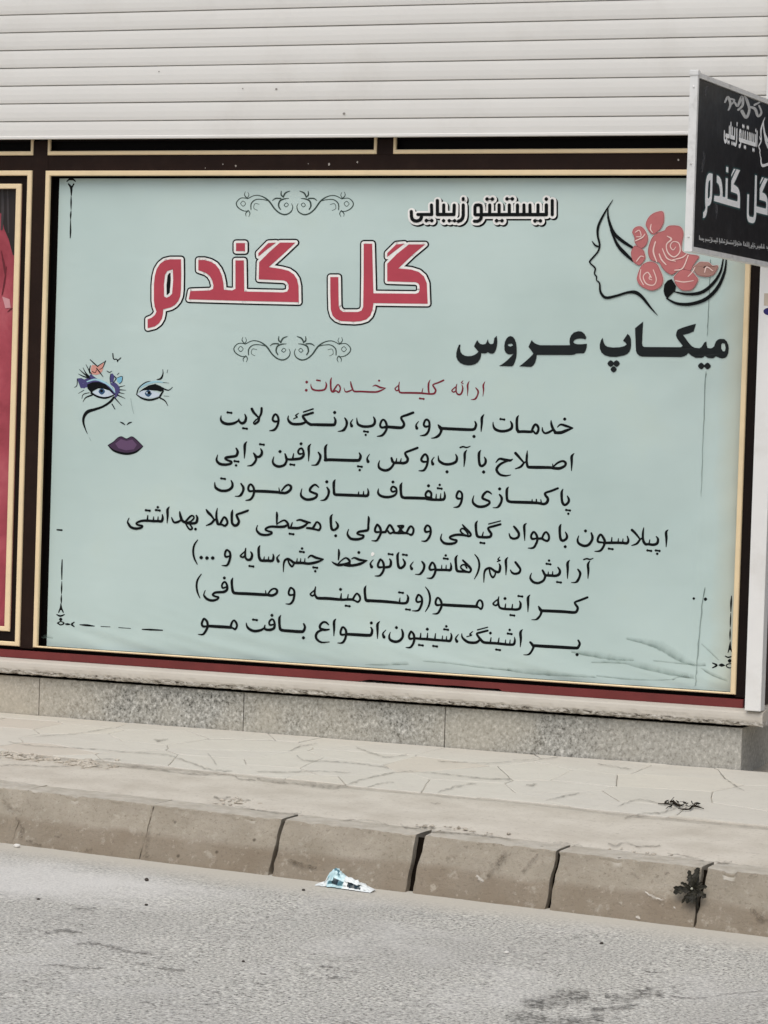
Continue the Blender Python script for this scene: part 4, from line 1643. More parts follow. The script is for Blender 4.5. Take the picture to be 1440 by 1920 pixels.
# ------------------------------------------------------------------ the shop front
m_frame = paint('dark_brown_frame_paint', rgb(37, 23, 17), 0.6, 0.15, 0.2, 5, rgb(62, 48, 40), 6, 0.2)
m_frame2 = paint('blackish_brown_frame_paint', rgb(24, 14, 10), 0.6, 0.15, 0.2, 5)
m_bead = paint('cream_glazing_bead', rgb(240, 216, 175), 0.5, 0.3, 0.07, 8, rgb(206, 178, 134), 4, 0.45)
m_rail = paint('oxide_red_paint', rgb(116, 50, 48), 0.6, 0.3, 0.14, 4, rgb(88, 42, 40), 5, 0.4)
m_pane = flat('dark_glass', rgb(11, 8, 7), 0.5, 0.08)
m_wall = concrete_mat('plain_wall', rgb(200, 192, 180), rgb(184, 176, 164), rgb(160, 150, 138))

shop = thing('shop_building', 'shop front with dark brown frame, cream beads, red bottom rail and granite plinth', 'shop', (0.9, 0.2, -0.277))
XL, XR = -3.4, 3.112
# stone base
px = [XL, -0.9, 0.052, 1.0, 1.882, 3.098]
for a, b in zip(px, px[1:]):
    bm = bmesh.new()
    box(bm, a + .0015, b - .0015, -0.030, 0.26 if b < 3 else 0.9, -0.32, -0.1195, 0.0025)
    obj('plinth_block', bm, m_granite, shop)
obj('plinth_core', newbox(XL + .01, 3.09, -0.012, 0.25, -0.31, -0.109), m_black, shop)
bm = bmesh.new()                               # ledge, its lower arris spalled
N = 800
prof = [(0.16, -0.043), (-0.02, -0.045), (-0.060, -0.052), (-0.068, -0.058), (-0.071, -0.070), (-0.072, -0.082), (-0.070, -0.092), (-0.067, -0.101), (-0.060, -0.106), (0.16, -0.108)]
rows = []
for i in range(N + 1):
    x = XL + (3.186 - XL) * i / N
    row = []
    for k, (y, z) in enumerate(prof):
        if 5 <= k <= 8:
            a = noise.fractal(Vector((x * 26, k * .7, 1)), 1.0, 2.0, 3)
            y += max(0, a + .05) * 0.011 * (k - 4) / 3
            z += 0.003 * noise.noise(Vector((x * 40, k, 5)))
        row.append(bm.verts.new((x, y, z)))
    rows.append(row)
for a, b in zip(rows, rows[1:]):
    for k in range(len(prof) - 1):
        bm.faces.new((a[k], b[k], b[k + 1], a[k + 1]))
for row in (rows[-1],):
    bm.faces.new(row)
box(bm, 2.9, 3.120, 0.158, 0.9, -0.1085, -0.0435, 0.003)
obj('sill', bm, m_sill, shop)

# bottom rail of the joinery: its lower edge has broken away for a stretch
bm = bmesh.new()
top = -0.0125
low = []
x = XL
pl = [aty(a, b, -0.012) for a, b in ((672, 1280), (692, 1283), (770, 1287), (776, 1291), (800, 1290), (835, 1290), (850, 1294), (900, 1298), (935, 1303), (942, 1305))]
low.append((XL, -0.0445))
for k in range(40):
    xx = XL + (pl[0].x - XL) * (k + 1) / 41
    low.append((xx, -0.0435 + 0.0018 * noise.noise(Vector((xx * 6, 1, 1)))))
low += [(pl[0].x, -0.0435)] + [(p.x, -0.0345 + .004 * noise.noise(Vector((p.x * 30, 2, 2)))) for p in pl[1:-1]] + [(pl[-1].x, -0.0435), (3.090, -0.0445)]
n = len(low)
f0 = [bm.verts.new((x, -0.012, z)) for x, z in low]; t0 = [bm.verts.new((x, -0.012, top)) for x, z in low]
f1 = [bm.verts.new((x, 0.012, z)) for x, z in low]; t1 = [bm.verts.new((x, 0.012, top)) for x, z in low]
for i in range(n - 1):
    bm.faces.new((f0[i], f0[i + 1], t0[i + 1], t0[i]))
    bm.faces.new((t0[i], t0[i + 1], t1[i + 1], t1[i]))
    bm.faces.new((f0[i], f0[i + 1], f1[i + 1], f1[i]))
bm.faces.new((f0[-1], t0[-1], t1[-1], f1[-1]))
obj('bottom_rail', bm, m_rail, shop)
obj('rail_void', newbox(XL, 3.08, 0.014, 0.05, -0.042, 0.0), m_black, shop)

obj('mullion', newbox(-0.070, 0.006, 0.005, 0.12, -0.004, 2.128, 0.003), m_frame, shop)
obj('mullion', newbox(3.052, 3.112, 0.006, 0.12, -0.008, 2.128, 0.003), m_frame2, shop)
obj('mullion', newbox(1.499, 1.571, 0.005, 0.12, 2.064, 2.128, 0.003), m_frame, shop)
obj('transom', newbox(XL, 3.110, 0.007, 0.115, 1.996, 2.070, 0.003), m_frame, shop)
obj('head', newbox(XL, 3.112, 0.02, 0.12, 2.126, 2.22), m_frame2, shop)
for a, b in ((-1.63, -0.064), (0.005, 1.499), (1.571, 3.056)):
    bm = bmesh.new()
    ring(bm, a, b, 2.067, 2.20, .012, .012, .017, .012, -0.002, 0.010)
    obj('glazing_bead', bm, m_bead, shop)
    obj('pane', newbox(a + .005, b - .005, 0.034, 0.04, 2.07, 2.2), m_pane, shop)
bm = bmesh.new()
ring(bm, 0.0, 3.058, 0.004, 2.002, .020, .021, .007, .021, -0.005, 0.010)
obj('glazing_bead', bm, m_bead, shop)
bm = bmesh.new()
ring(bm, -1.55, -0.065, 0.004, 2.003, .022, .022, .018, .021, -0.005, 0.008)
obj('glazing_bead', bm, m_bead, shop)
bm = bmesh.new()
ring(bm, -1.528, -0.087, 0.022, 1.982, .032, .031, .044, .036, 0.012, 0.05)
obj('inner_frame', bm, m_frame2, shop)
bm = bmesh.new()
ring(bm, -1.498, -0.117, 0.064, 1.948, .026, .026, .020, .021, 0.001, 0.010)
obj('glazing_bead', bm, m_bead, shop)
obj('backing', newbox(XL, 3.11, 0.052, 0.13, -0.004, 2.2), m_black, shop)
obj('wall', newbox(-8.0, XL, -0.01, 0.3, -0.32, 4.2), m_wall, shop)
obj('lintel', newbox(XL, 3.11, -0.02, 0.3, 3.10, 4.2), m_wall, shop)
obj('wall', newbox(4.35, 8.5, -0.01, 0.3, -0.32, 4.2), m_wall, shop)
obj('lintel', newbox(3.1125, 4.35, -0.02, 0.3, 2.35, 4.2), m_wall, shop)
bm = bmesh.new()
box(bm, 3.115, 4.35, 0.70, 0.77, -0.107, 2.35)
box(bm, 3.24, 4.25, 0.675, 0.705, 0.02, 2.25, 0.006)
box(bm, 3.114, 3.13, 0.13, 0.70, -0.043, 2.35)
obj('door', bm, paint('brown_door_paint', rgb(66, 54, 52), 0.5, 0.4, 0.15, 5), shop)
obj('door_step', newbox(3.10, 4.35, 0.5, 0.95, -0.32, -0.1095, 0.004), m_granite, shop)
bm = soft_marks(parse('W 480 1100 3\ns 605 545 8; 640 545 16; 700 549 18; 780 556 16; 830 560 14; 885 566 12\ns 880 572 8; 930 576 16; 1010 578 20; 1070 576 22; 1110 586 20; 1200 594 18; 1300 601 14; 1372 604 8'), lambda a, b, l: aty(a, b, -0.0130 - l), 0.0, 1.3)
obj('rail_gap_shade', bm, veil('black_gap_shade', rgb(14, 11, 10), 1.0, .95, (60, .2, .4, .9)), shop, recalc=False)  # darkness of the open gap under the rail, painted as a soft ribbon
# paint flecks on the transom
m_fleck = flat('pale_fleck', rgb(176, 168, 158))
bm = bmesh.new()
for a, b, r in ((418, 308, .004), (442, 311, .006), (617, 308, .008), (670, 304, .006), (578, 307, .003), (385, 315, .003), (1272, 300, .006)):
    p = aty(a, b, 0.0035)
    pts = []
    for k in range(9):
        t = k / 9 * 2 * math.pi
        q = r * (0.7 + .5 * noise.noise(Vector((a, k * .9, b))))
        pts.append(bm.verts.new((p.x + q * math.cos(t) * .8, p.y, p.z + q * math.sin(t))))
    bm.faces.new(pts)
obj('paint_flecks', bm, m_fleck, shop)

# white post at the right end of the shutter
m_white = paint('white_painted_metal', rgb(232, 230, 226), 0.45, 0.4, 0.03, 3, rgb(196, 190, 180), 5, 0.3)
post = thing('shutter_post', 'white square metal post right of the big pale green sign, standing on the sill', 'post', (3.15, -0.05, -0.05))
obj('rail', newbox(3.119, 3.182, -0.086, -0.028, -0.046, 3.1, 0.004), m_white, post)
bm = bmesh.new()
a, b = aty(1433, 550, -0.0866), aty(1433, 573, -0.0866)
box(bm, a.x, a.x + .05, -0.0870, -0.0862, b.z, a.z)
obj('sticker', bm, flat('beige_sticker', rgb(196, 182, 164)), post)
c = aty(1442, 584, -0.0868)
bm = bmesh.new()
vs = [bm.verts.new((c.x + .022 * math.cos(t / 20 * math.tau), -0.0868, c.z + .014 * math.sin(t / 20 * math.tau))) for t in range(20)]
bm.faces.new(vs)
obj('sticker', bm, flat('navy_sticker', rgb(40, 36, 96)), post)

# ------------------------------------------------------------------ roller shutter
m_slat = paint('white_shutter_slat', rgb(225, 222, 216), 0.5, 0.4, 0.015, 2.0, rgb(190, 184, 174), 2.5, 0.25)
m_gap = flat('shutter_gap', rgb(150, 146, 140), 0.8, 0.2)
shut = thing('roller_shutter', 'white slatted roller shutter pulled down to just above the sign', 'shutter', (0.5, -0.05, 2.129))
PITCHZ = 0.0741
for k in range(13):
    z0 = 2.129 + k * PITCHZ
    bm = bmesh.new()
    pr = [(-0.034, z0 + .002), (-0.046, z0 + .0014), (-0.0495, z0 + .0028), (-0.0515, z0 + .016), (-0.0523, z0 + .037), (-0.0515, z0 + .058), (-0.0500, z0 + .0708), (-0.046, z0 + .0718), (-0.034, z0 + .0718)]
    if k == 0:
        pr = [(-0.034, z0), (-0.054, z0), (-0.0555, z0 + .002), (-0.0555, z0 + .010), (-0.051, z0 + .013)] + pr[4:]
    rows = [[bm.verts.new((x, y + 0.0008 * noise.noise(Vector((x * .7, k * 3, 0))), z + 0.0009 * noise.noise(Vector((x * .5, k * 7, 4))))) for y, z in pr] for x in [XL + (3.118 - XL) * i / 24 for i in range(25)]]
    for a, b in zip(rows, rows[1:]):
        for i in range(len(pr) - 1):
            bm.faces.new((a[i], b[i], b[i + 1], a[i + 1]))
    obj('bottom_bar' if k == 0 else 'slat', bm, m_slat, shut)
obj('slat_hinges', newbox(XL, 3.117, -0.0425, -0.030, 2.133, 2.129 + 13 * PITCHZ), m_gap, shut)
m_speck = flat('dark_speck', rgb(140, 134, 128))
bm = bmesh.new()
for a, b, r in ((645, 213, .006), (518, 167, .005), (298, 134, .003), (455, 166, .003)):
    p = aty(a, b, -0.0545)
    bm.faces.new([bm.verts.new((p.x + r * math.cos(t * math.tau / 10), p.y, p.z + r * .8 * math.sin(t * math.tau / 10))) for t in range(10)])
obj('dirt_specks', bm, m_speck, shut)

# ------------------------------------------------------------------ big sign
BY = 0.040
def fold(x, z):
    """shallow waves and creases of the film, strongest low down and towards the right edge"""
    lowk = max(0.0, 1 - z / 0.30) ** 1.5
    rgt = max(0.0, (x - 2.3) / 0.75) ** 1.5
    top = max(0.0, (z - 1.75) / 0.22) ** 1.5
    f = 0.0016 * noise.noise(Vector((x * 1.5, z * 2.2, 1)))
    u = z * math.cos(.22) + x * math.sin(.22)
    f += lowk * 0.0042 * noise.noise(Vector((x * .9, u * 15, 4)))
    f += lowk * 0.0026 * noise.noise(Vector((x * 3.0, u * 30, 9)))
    v = z * .75 - x * .66
    f += rgt * 0.0040 * noise.noise(Vector((v * 11, (x + z) * 1.8, 2)))
    f += top * 0.0030 * noise.noise(Vector((x * 7, z * 6, 8)))
    f += 0.0022 * math.exp(-((x - 2.86 - .02 * z) / .012) ** 2)
    return f

def put_sign(px, py, lift):
    p = aty(px, py, BY)
    return Vector((p.x, p.y - lift - fold(p.x, p.z), p.z))

def banner_mat():
    M = Mat('pale_green_film', 0.34, 0.4)
    X, Y, Z = M.xyz()
    c = M.ramp(M.noise(1.1, 4, 0.5), [(0.32, rgb(183, 202, 197)), (0.68, rgb(199, 216, 211))])
    c = M.mix(M.gray(M.noise(2.2, 5, 0.6), 0.55, 0.75, 0, 0.4), c, rgb(192, 207, 194))
    edge = M.math('ADD', X, M.math('MULTIPLY', M.noise(3, 4), 0.10))
    c = M.mix(M.gray(edge, 2.98, 3.10, 0, 0.55), c, rgb(196, 186, 156))  # shadow gradient beside the right bead painted in, along with yellowed film
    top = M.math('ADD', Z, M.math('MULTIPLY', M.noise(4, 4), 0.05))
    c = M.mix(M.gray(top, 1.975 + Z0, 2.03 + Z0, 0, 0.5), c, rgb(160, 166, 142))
    M.col(c)
    h1 = M.noise(1.7, 3, 0.5, M.scaled(1, 1, 1.6), 0.4)
    b = M.bump(h1, 0.25, 0.03)
    M.bump(M.noise(4.0, 2, 0.5, M.scaled(0.35, 1, 1.8, (0, R(20), 0)), 0.3), 0.22, 0.012, b)
    return M.m

m_banner = banner_mat()
m_ink = flat('black_ink', rgb(9, 13, 14), 0.6, 0.15)
m_char = flat('charcoal_ink', rgb(26, 31, 32), 0.6, 0.2)
m_wht = flat('white_ink', rgb(240, 238, 233), 0.5, 0.25)
m_redt = flat('raspberry_ink', rgb(182, 70, 84), 0.4, 0.3)
m_redl = flat('crimson_ink', rgb(120, 34, 48), 0.4, 0.3)
m_orn = flat('grey_green_ink', rgb(58, 72, 66), 0.6, 0.2)
m_pale = flat('pale_ink', rgb(206, 216, 210), 0.4, 0.3)
inkm = dict(rosedark=flat('dark_rose_ink', rgb(142, 78, 84)), ink=m_ink, purple=flat('purple_ink', rgb(72, 68, 116)), sky=flat('sky_ink', rgb(160, 202, 214)), eyewhite=flat('eye_ink', rgb(200, 212, 222)),
            iris=flat('iris_ink', rgb(52, 84, 116)), peach=flat('peach_ink', rgb(212, 152, 138)), skyblue=flat('blue_ink', rgb(120, 180, 206)),
            lips=flat('plum_ink', rgb(66, 46, 70)), lipmid=flat('plum_light_ink', rgb(100, 74, 104)), faint=flat('faint_ink', rgb(150, 168, 164)),
            rose=flat('dusty_rose_ink', rgb(190, 112, 112)), greyrose=flat('grey_rose_ink', rgb(166, 126, 116)), petal=flat('petal_ink', rgb(236, 206, 198)),
            silver=flat('silver_ink', rgb(196, 196, 194)), white=flat('bright_white_ink', rgb(250, 250, 248)), teal=flat('teal_edge_ink', rgb(58, 84, 84)))

sign = thing('shop_sign', 'large pale green beauty salon sign filling the window under the shutter', 'sign', (1.53, 0.04, 0.0))
bm = bmesh.new()
NXB, NZB = 300, 220
x0, x1, z0, z1 = 0.043, 3.050, 0.010, 1.973
g = [[bm.verts.new((x0 + (x1 - x0) * i / NXB, BY - fold(x0 + (x1 - x0) * i / NXB, z0 + (z1 - z0) * j / NZB), z0 + (z1 - z0) * j / NZB)) for i in range(NXB + 1)] for j in range(NZB + 1)]
for j in range(NZB):
    for i in range(NXB):
        bm.faces.new((g[j][i], g[j][i + 1], g[j + 1][i + 1], g[j + 1][i]))
obj('film', bm, m_banner, sign, smooth=True)

def ink_part(name, items, mat, lift=0.0006, grow=0.0, dx=0, dy=0, label=None, parent=sign, put=put_sign):
    k = Ink(put, lift, 7e-6 if grow < 1 else 1.5e-6)
    k.draw(items, grow, dx, dy)
    o = obj(name, k.bm, mat, parent, recalc=False)
    if label:
        o['label'] = label
    return o

T = {k: parse(v) for k, v in TXT.items()}
for k in range(1, 8):
    ink_part('text_line', T['line%d' % k], m_ink, grow=0.28)
ink_part('text_line', T['red'], m_redl, label='crimson line of smaller writing above the black list')
ink_part('bride_lettering', T['bride'], m_char, 0.0022)
ttl = ink_part('salon_name', T['title'], m_redt, 0.0034, label='big raspberry red salon name')
ink_part('outline', T['title'], m_wht, 0.0020, 4.6, parent=ttl)
ink_part('outline', T['title'] + [('g', [[(240 + a / 2.4, 430 + b / 2.4) for a, b in ((168, 185), (203, 182), (206, 240), (200, 295), (172, 308), (160, 290))]], None)], m_ink, 0.0006, 7.4, parent=ttl)
hd = ink_part('heading', T['heading'], m_ink, 0.0034)
ink_part('outline', T['heading'], m_wht, 0.0020, 4.2, 0.4, 0.5, parent=hd)
ink_part('outline', T['heading'], m_ink, 0.0006, 4.8, 2.6, 3.0, parent=hd)

def mirrored(items, cx, dx, dy):
    out = []
    for kind, pts, mat in items:
        out.append((kind, [(x + dx, y + dy, ww) for x, y, ww in pts], mat))
        out.append((kind, [(2 * cx - x + dx, y + dy + (x - cx) * -0.004, ww) for x, y, ww in pts], mat))
    return out
cxm = 420 + 684 / 5.143
ink_part('scroll_ornament', mirrored(T['scroll_half'], cxm, 0, 0), m_orn)
ink_part('scroll_ornament', mirrored(T['scroll_half'], cxm, -5, 272.5), m_orn)
for nm in ('corner_tl', 'corner_bl', 'corner_br'):
    ink_part('corner_ornament', T[nm], m_ink)

def colour_part(name, items, parent, put, lift=0.0006):
    names = []
    for _, _, mt in items:
        if mt not in names:
            names.append(mt)
    k = Ink(put, lift, 4e-6)
    k.draw(items, mats=names)
    return obj(name, k.bm, [inkm[q] for q in names], parent, recalc=False)
colour_part('made_up_face', T['face'], sign, put_sign)
def rimmed(items):
    under = [('l', [(x, y, 2.6) for x, y in smooth_pts(p[0] + [p[0][0]], 3)], 'petal') for kd, p, mt in items if kd == 'g' and mt in ('rose', 'greyrose')]
    out = under[:]
    for kd, p, mt in items:
        out.append((kd, [smooth_pts(p[0] + [p[0][0]], 4)[:-1]] if kd == 'g' and mt != 'ink' else p, mt))
        if kd == 'g' and mt in ('rose', 'greyrose'):
            out.append(('l', [(x, y, 0.8) for x, y in smooth_pts(p[0] + [p[0][0]], 4)], 'rosedark'))
    return out
colour_part('rose_haired_profile', rimmed(T['rose']), sign, put_sign, 0.0014)
obj('cable', soft_marks(T['cable'], put_sign, 0.0022, 1.8), veil('cable_line', rgb(106, 122, 116), 0.9, .8, (20, .2, .4, .8)), sign, recalc=False)
obj('crease_shading', soft_marks(T['crease_shade'], put_sign, 0.0003, 1.35, 8e-6, crease=True), veil('film_crease_shade', rgb(110, 130, 120), 0.55, 0.6, (12, .3, .6, .6)), sign, recalc=False)  # shading of the film's creases painted on as dark strokes, sharp along one side
k = Ink(put_sign, 0.002); k.disc(699.2, 1038.3, 3.2, 12); k.disc(698.4, 1040.5, 2.4, 10)
obj('white_spot', k.bm, m_wht, sign, recalc=False)  # small white spot on the film

# ------------------------------------------------------------------ poster in the left window
pos = thing('window_poster', 'red poster behind the left window, dark at its top, half out of frame', 'poster', (-0.8, 0.046, 0.08))
def poster_mat():
    M = Mat('red_poster_print', 0.35, 0.4)
    c = M.ramp(M.noise(6, 5, 0.6, M.scaled(1, 1, .6), .6), [(0.3, rgb(142, 54, 64)), (0.52, rgb(172, 74, 86)), (0.7, rgb(190, 98, 106))])
    M.col(c)
    M.bump(M.noise(5, 3), 0.3, 0.01)
    return M.m
obj('print', newbox(-1.49, -0.128, 0.046, 0.049, 0.07, 1.94), poster_mat(), pos)
def put_post(px, py, lift):
    return aty(px, py, 0.045 - lift)
k = Ink(put_post, 0.0)
k.area([[(-400, 330), (30, 330), (30, 480), (24, 478), (16, 448), (8, 430), (2, 400), (-20, 392), (-60, 470), (-160, 520), (-400, 540)]])
hair = obj('dark_hair', k.bm, flat('brown_black_print', rgb(42, 34, 32), 0.35, 0.4), pos, recalc=False)
k = Ink(put_post, 0.0006)
k.strip(smooth_pts([(4, 350, 3), (5, 390, 5), (3, 430, 4)]))
k.strip(smooth_pts([(14, 350, 2), (15, 400, 4), (16, 436, 2)]))
obj('hair_sheen', k.bm, flat('hair_sheen_print', rgb(66, 60, 60), 0.35, 0.4), hair, recalc=False)
k = Ink(put_post, 0.0008)
k.area([[(4, 556), (18, 561), (20, 577), (10, 578), (7, 566)]])
obj('pink_patch', k.bm, flat('pink_print', rgb(206, 150, 154), 0.35, 0.4), pos, recalc=False)
k = Ink(put_post, 0.0008)
k.strip(smooth_pts([(12, 500, 1), (8, 530, 3), (4, 552, 2)])); k.strip(smooth_pts([(14, 585, 1), (20, 580, 3), (24, 578, 1)])); k.strip(smooth_pts([(2, 470, 1), (8, 500, 4), (10, 520, 1)]))
obj('folds', k.bm, flat('dark_red_print', rgb(104, 36, 44), 0.35, 0.4), pos, recalc=False)

# ------------------------------------------------------------------ projecting sign
XS = 3.200
blade = thing('projecting_sign', 'black double sided sign with white frame projecting from the wall at right', 'sign', (3.19, -0.10, 1.618))
m_blk = paint('weathered_black_panel', rgb(36, 36, 38), 0.42, 0.4, 0.25, 5, rgb(78, 78, 80), 9, 0.35)
m_alu = paint('white_aluminium_frame', rgb(226, 225, 222), 0.45, 0.5, 0.05, 12, rgb(160, 156, 150), 14, 0.45)
YN, YI, ZB, ZT = -1.226, -0.088, 1.621, 2.230
obj('panel', newbox(3.1785, 3.1965, YN + .02, YI - .02, ZB + .02, ZT - .02), m_blk, blade)
bm = bmesh.new()
b2 = bmesh.new()
def yring(bm, y0, y1, z0, z1, wd, xa, xb, bev=.002):
    o = [(y0, z0), (y1, z0), (y1, z1), (y0, z1)]
    i = [(y0 + wd, z0 + wd), (y1 - wd, z0 + wd), (y1 - wd, z1 - wd), (y0 + wd, z1 - wd)]
    lp = [[bm.verts.new((x, p[0], p[1])) for p in pts] for x, pts in ((xa, o), (xb, o), (xb, i), (xa, i))]
    for q in range(4):
        a, c = lp[q], lp[(q + 1) % 4]
        for k in range(4):
            bm.faces.new((a[k], a[(k + 1) % 4], c[(k + 1) % 4], c[k]))
yring(bm, YN, YI, ZB, ZT, .017, 3.174, 3.2015)
b2.free()
obj('frame', bm, m_alu, blade)
bm = bmesh.new()
for z in (ZB + .09, ZT - .09):
    box(bm, 3.178, 3.196, YI - .004, -0.02, z - .012, z + .012)
obj('bracket', bm, m_alu, blade)
# rough cap on the top near corner and rivets down the outer edge
bm = bmesh.new()
box(bm, 3.171, 3.204, YN - .003, YN + .025, ZT - .012, ZT + .008, 0.004)
for z in (ZT - .05, ZT - .31, ZB + .05):
    bmesh.ops.create_uvsphere(bm, u_segments=10, v_segments=6, radius=0.004, matrix=Matrix.Translation((3.188, YN, z)))
obj('corner_cap', bm, m_alu, blade)
def put_blade(px, py, lift):
    return atx(px, py, 3.1967 + lift)
def blade_map(sx0, sx1, sz0, sz1, bx0, bx1, bz0, bz1):
    # the same lettering as on the big sign, resized onto the projecting panel
    def put(px, py, lift):
        p = aty(px, py, BY)
        y = bx0 + (p.x - sx0) * (bx1 - bx0) / (sx1 - sx0)
        z = bz0 + (p.z - sz0) * (bz1 - bz0) / (sz1 - sz0)
        return Vector((3.1967 + lift, min(y, YI - .03), z))
    return put
def bl(px, py):
    return atx(px, py, 3.1967)
pt = blade_map(aty(270, 617, BY).x, aty(568, 460, BY).x, aty(448, 455, BY).z, aty(275, 617, BY).z, bl(1315.7, 410).y, bl(1390, 320).y, bl(1363.5, 312.7).z, bl(1316, 410).z)
m_pale = inkm['white']
tb = ink_part('salon_name', T['title'], m_pale, 0.0012, 0, parent=blade, put=pt)
ink_part('outline', T['title'], inkm['teal'], 0.0003, 5.0, parent=tb, put=pt)
ph = blade_map(aty(782, 415, BY).x, aty(1037, 375, BY).x, aty(1037, 375, BY).z, aty(782, 415, BY).z, bl(1360, 264).y, bl(1419, 250).y, bl(1419, 247).z, bl(1360, 266).z)
ink_part('heading', T['heading'], m_pale, 0.0006, 0.9, parent=blade, put=ph)
pr_ = blade_map(aty(1107, 480, BY).x, aty(1150, 480, BY).x, aty(1150, 375, BY).z, aty(1127, 548, BY).z, bl(1423, 260).y, bl(1433.5, 260).y, bl(1430, 219).z, bl(1425, 304).z)
colour_part('rose_haired_profile', [(kd, [(x, y, w_ * 2.2) for x, y, w_ in p] if kd == 's' and mt == 'ink' else p, 'white' if mt == 'ink' else mt) for kd, p, mt in T['rose']], blade, pr_, 0.0004)
rw = random.Random(21)
tiny = []
x = 888.0
while x < 1440:
    w_ = rw.uniform(26, 60)
    bl_y = lambda q: 1262 + (q - 885) * .135
    P2 = lambda q, dy, ww: (1080 + q / 3.84, 120 + (bl_y(q) + dy) / 3.84, ww / 3.84)
    tiny.append(('s', [P2(x, 0, 5), P2(x + w_ * .5, 2, 6), P2(x + w_, 0, 5)], None))
    q = x
    while q < x + w_:
        hgt = rw.choice((-9, -11, -16, -28))
        tiny.append(('s', [P2(q, hgt, 4), P2(q + 1, hgt * .4, 6), P2(q, 0, 5)], None))
        if rw.random() < .45:
            tiny.append(('d', [P2(q + 2, rw.choice((-22, 12)), 7)], None))
        q += rw.uniform(7, 13)
    if rw.random() < .6:
        tiny.append(('s', [P2(x, 0, 5), P2(x - 3, 10, 6), P2(x - 14, 13, 3)], None))
    x += w_ + rw.uniform(9, 16)
ink_part('small_print', tiny, inkm['silver'], 0.0006, 0, parent=blade, put=put_blade)
colour_part('ornament', [(kd, [(x, y, w_ * (1.5 if mt == 'silver' else 1.12)) for x, y, w_ in p] if kd != 'g' else p, mt) for kd, p, mt in T['blade']], blade, put_blade, 0.0004)
k = soft_marks(parse("""
W 1080 120 3.84
s 925 620 8; 915 700 14; 905 780 8
s 1010 1000 6; 1012 1060 14; 1008 1120 6
s 945 150 6; 935 200 14; 930 240 6
s 1060 1340 6; 1070 1370 16; 1068 1400 8
s 870 1300 8; 900 1330 10; 960 1350 6
"""), put_blade, 0.0003)
obj('scratches', k, veil('panel_scratches', rgb(110, 110, 112), 0.6), blade, recalc=False)

# ------------------------------------------------------------------ small things lying about
def tube(bm, pts, rad, n=7):
    rings = []
    for i, p in enumerate(pts):
        a = pts[max(0, i - 1)]; b = pts[min(len(pts) - 1, i + 1)]
        d = (b - a).normalized()
        s_ = d.orthogonal().normalized(); t_ = d.cross(s_)
        r = rad(i / max(1, len(pts) - 1))
        rings.append([bm.verts.new(p + (s_ * math.cos(q * math.tau / n) + t_ * math.sin(q * math.tau / n)) * r) for q in range(n)])
    for a, b in zip(rings, rings[1:]):
        for q in range(n):
            bm.faces.new((a[q], a[(q + 1) % n], b[(q + 1) % n], b[q]))
    bm.faces.new(rings[0]); bm.faces.new(rings[-1])

m_twig = flat('dark_bark', rgb(44, 38, 30), 0.9, 0.1)
bm = bmesh.new()
for st in ([(395, 268, 6), (500, 278, 22), (595, 285, 20)], [(498, 268, 14), (530, 235, 26), (572, 212, 10)], [(590, 240, 20), (650, 250, 40), (730, 310, 40), (800, 300, 24), (835, 268, 8)],
           [(735, 352, 10), (820, 372, 26), (920, 370, 28), (985, 322, 38), (1080, 335, 26), (1165, 352, 6)], [(1030, 292, 12), (1065, 272, 20), (1092, 264, 12)], [(640, 270, 20), (700, 290, 40), (760, 320, 20)]):
    pts = []; rr = []
    for a, b, ww in smooth_pts([(1190 + a / 9, 1480 + b / 9, c / 9) for a, b, c in st], 5):
        p = put_pave(a, b, 0.004)
        pts.append(p + Vector((0, 0, ww * .0009))); rr.append(ww * .0010)
    tube(bm, pts, lambda t: max(.0015, rr[min(len(rr) - 1, int(t * (len(rr) - 1)))]))
rt = random.Random(3)
for k in range(16):
    a, b = 1238 + rt.random() * 82, 1508 + rt.random() * 10
    q = [put_pave(a, b, .004 + .012 * rt.random())]
    for _ in range(3):
        a += rt.uniform(-7, 7); b += rt.uniform(-4, 4)
        q.append(put_pave(a, b, .004 + .010 * rt.random()))
    tube(bm, q, lambda t: .0022 - .0012 * t, 5)
o = obj('twig', bm, m_twig, smooth=True)
origin(o, put_pave(1277, 1513, 0))
tag(o, 'dark dry twig lying in the joint of the crazy paving', 'twig')

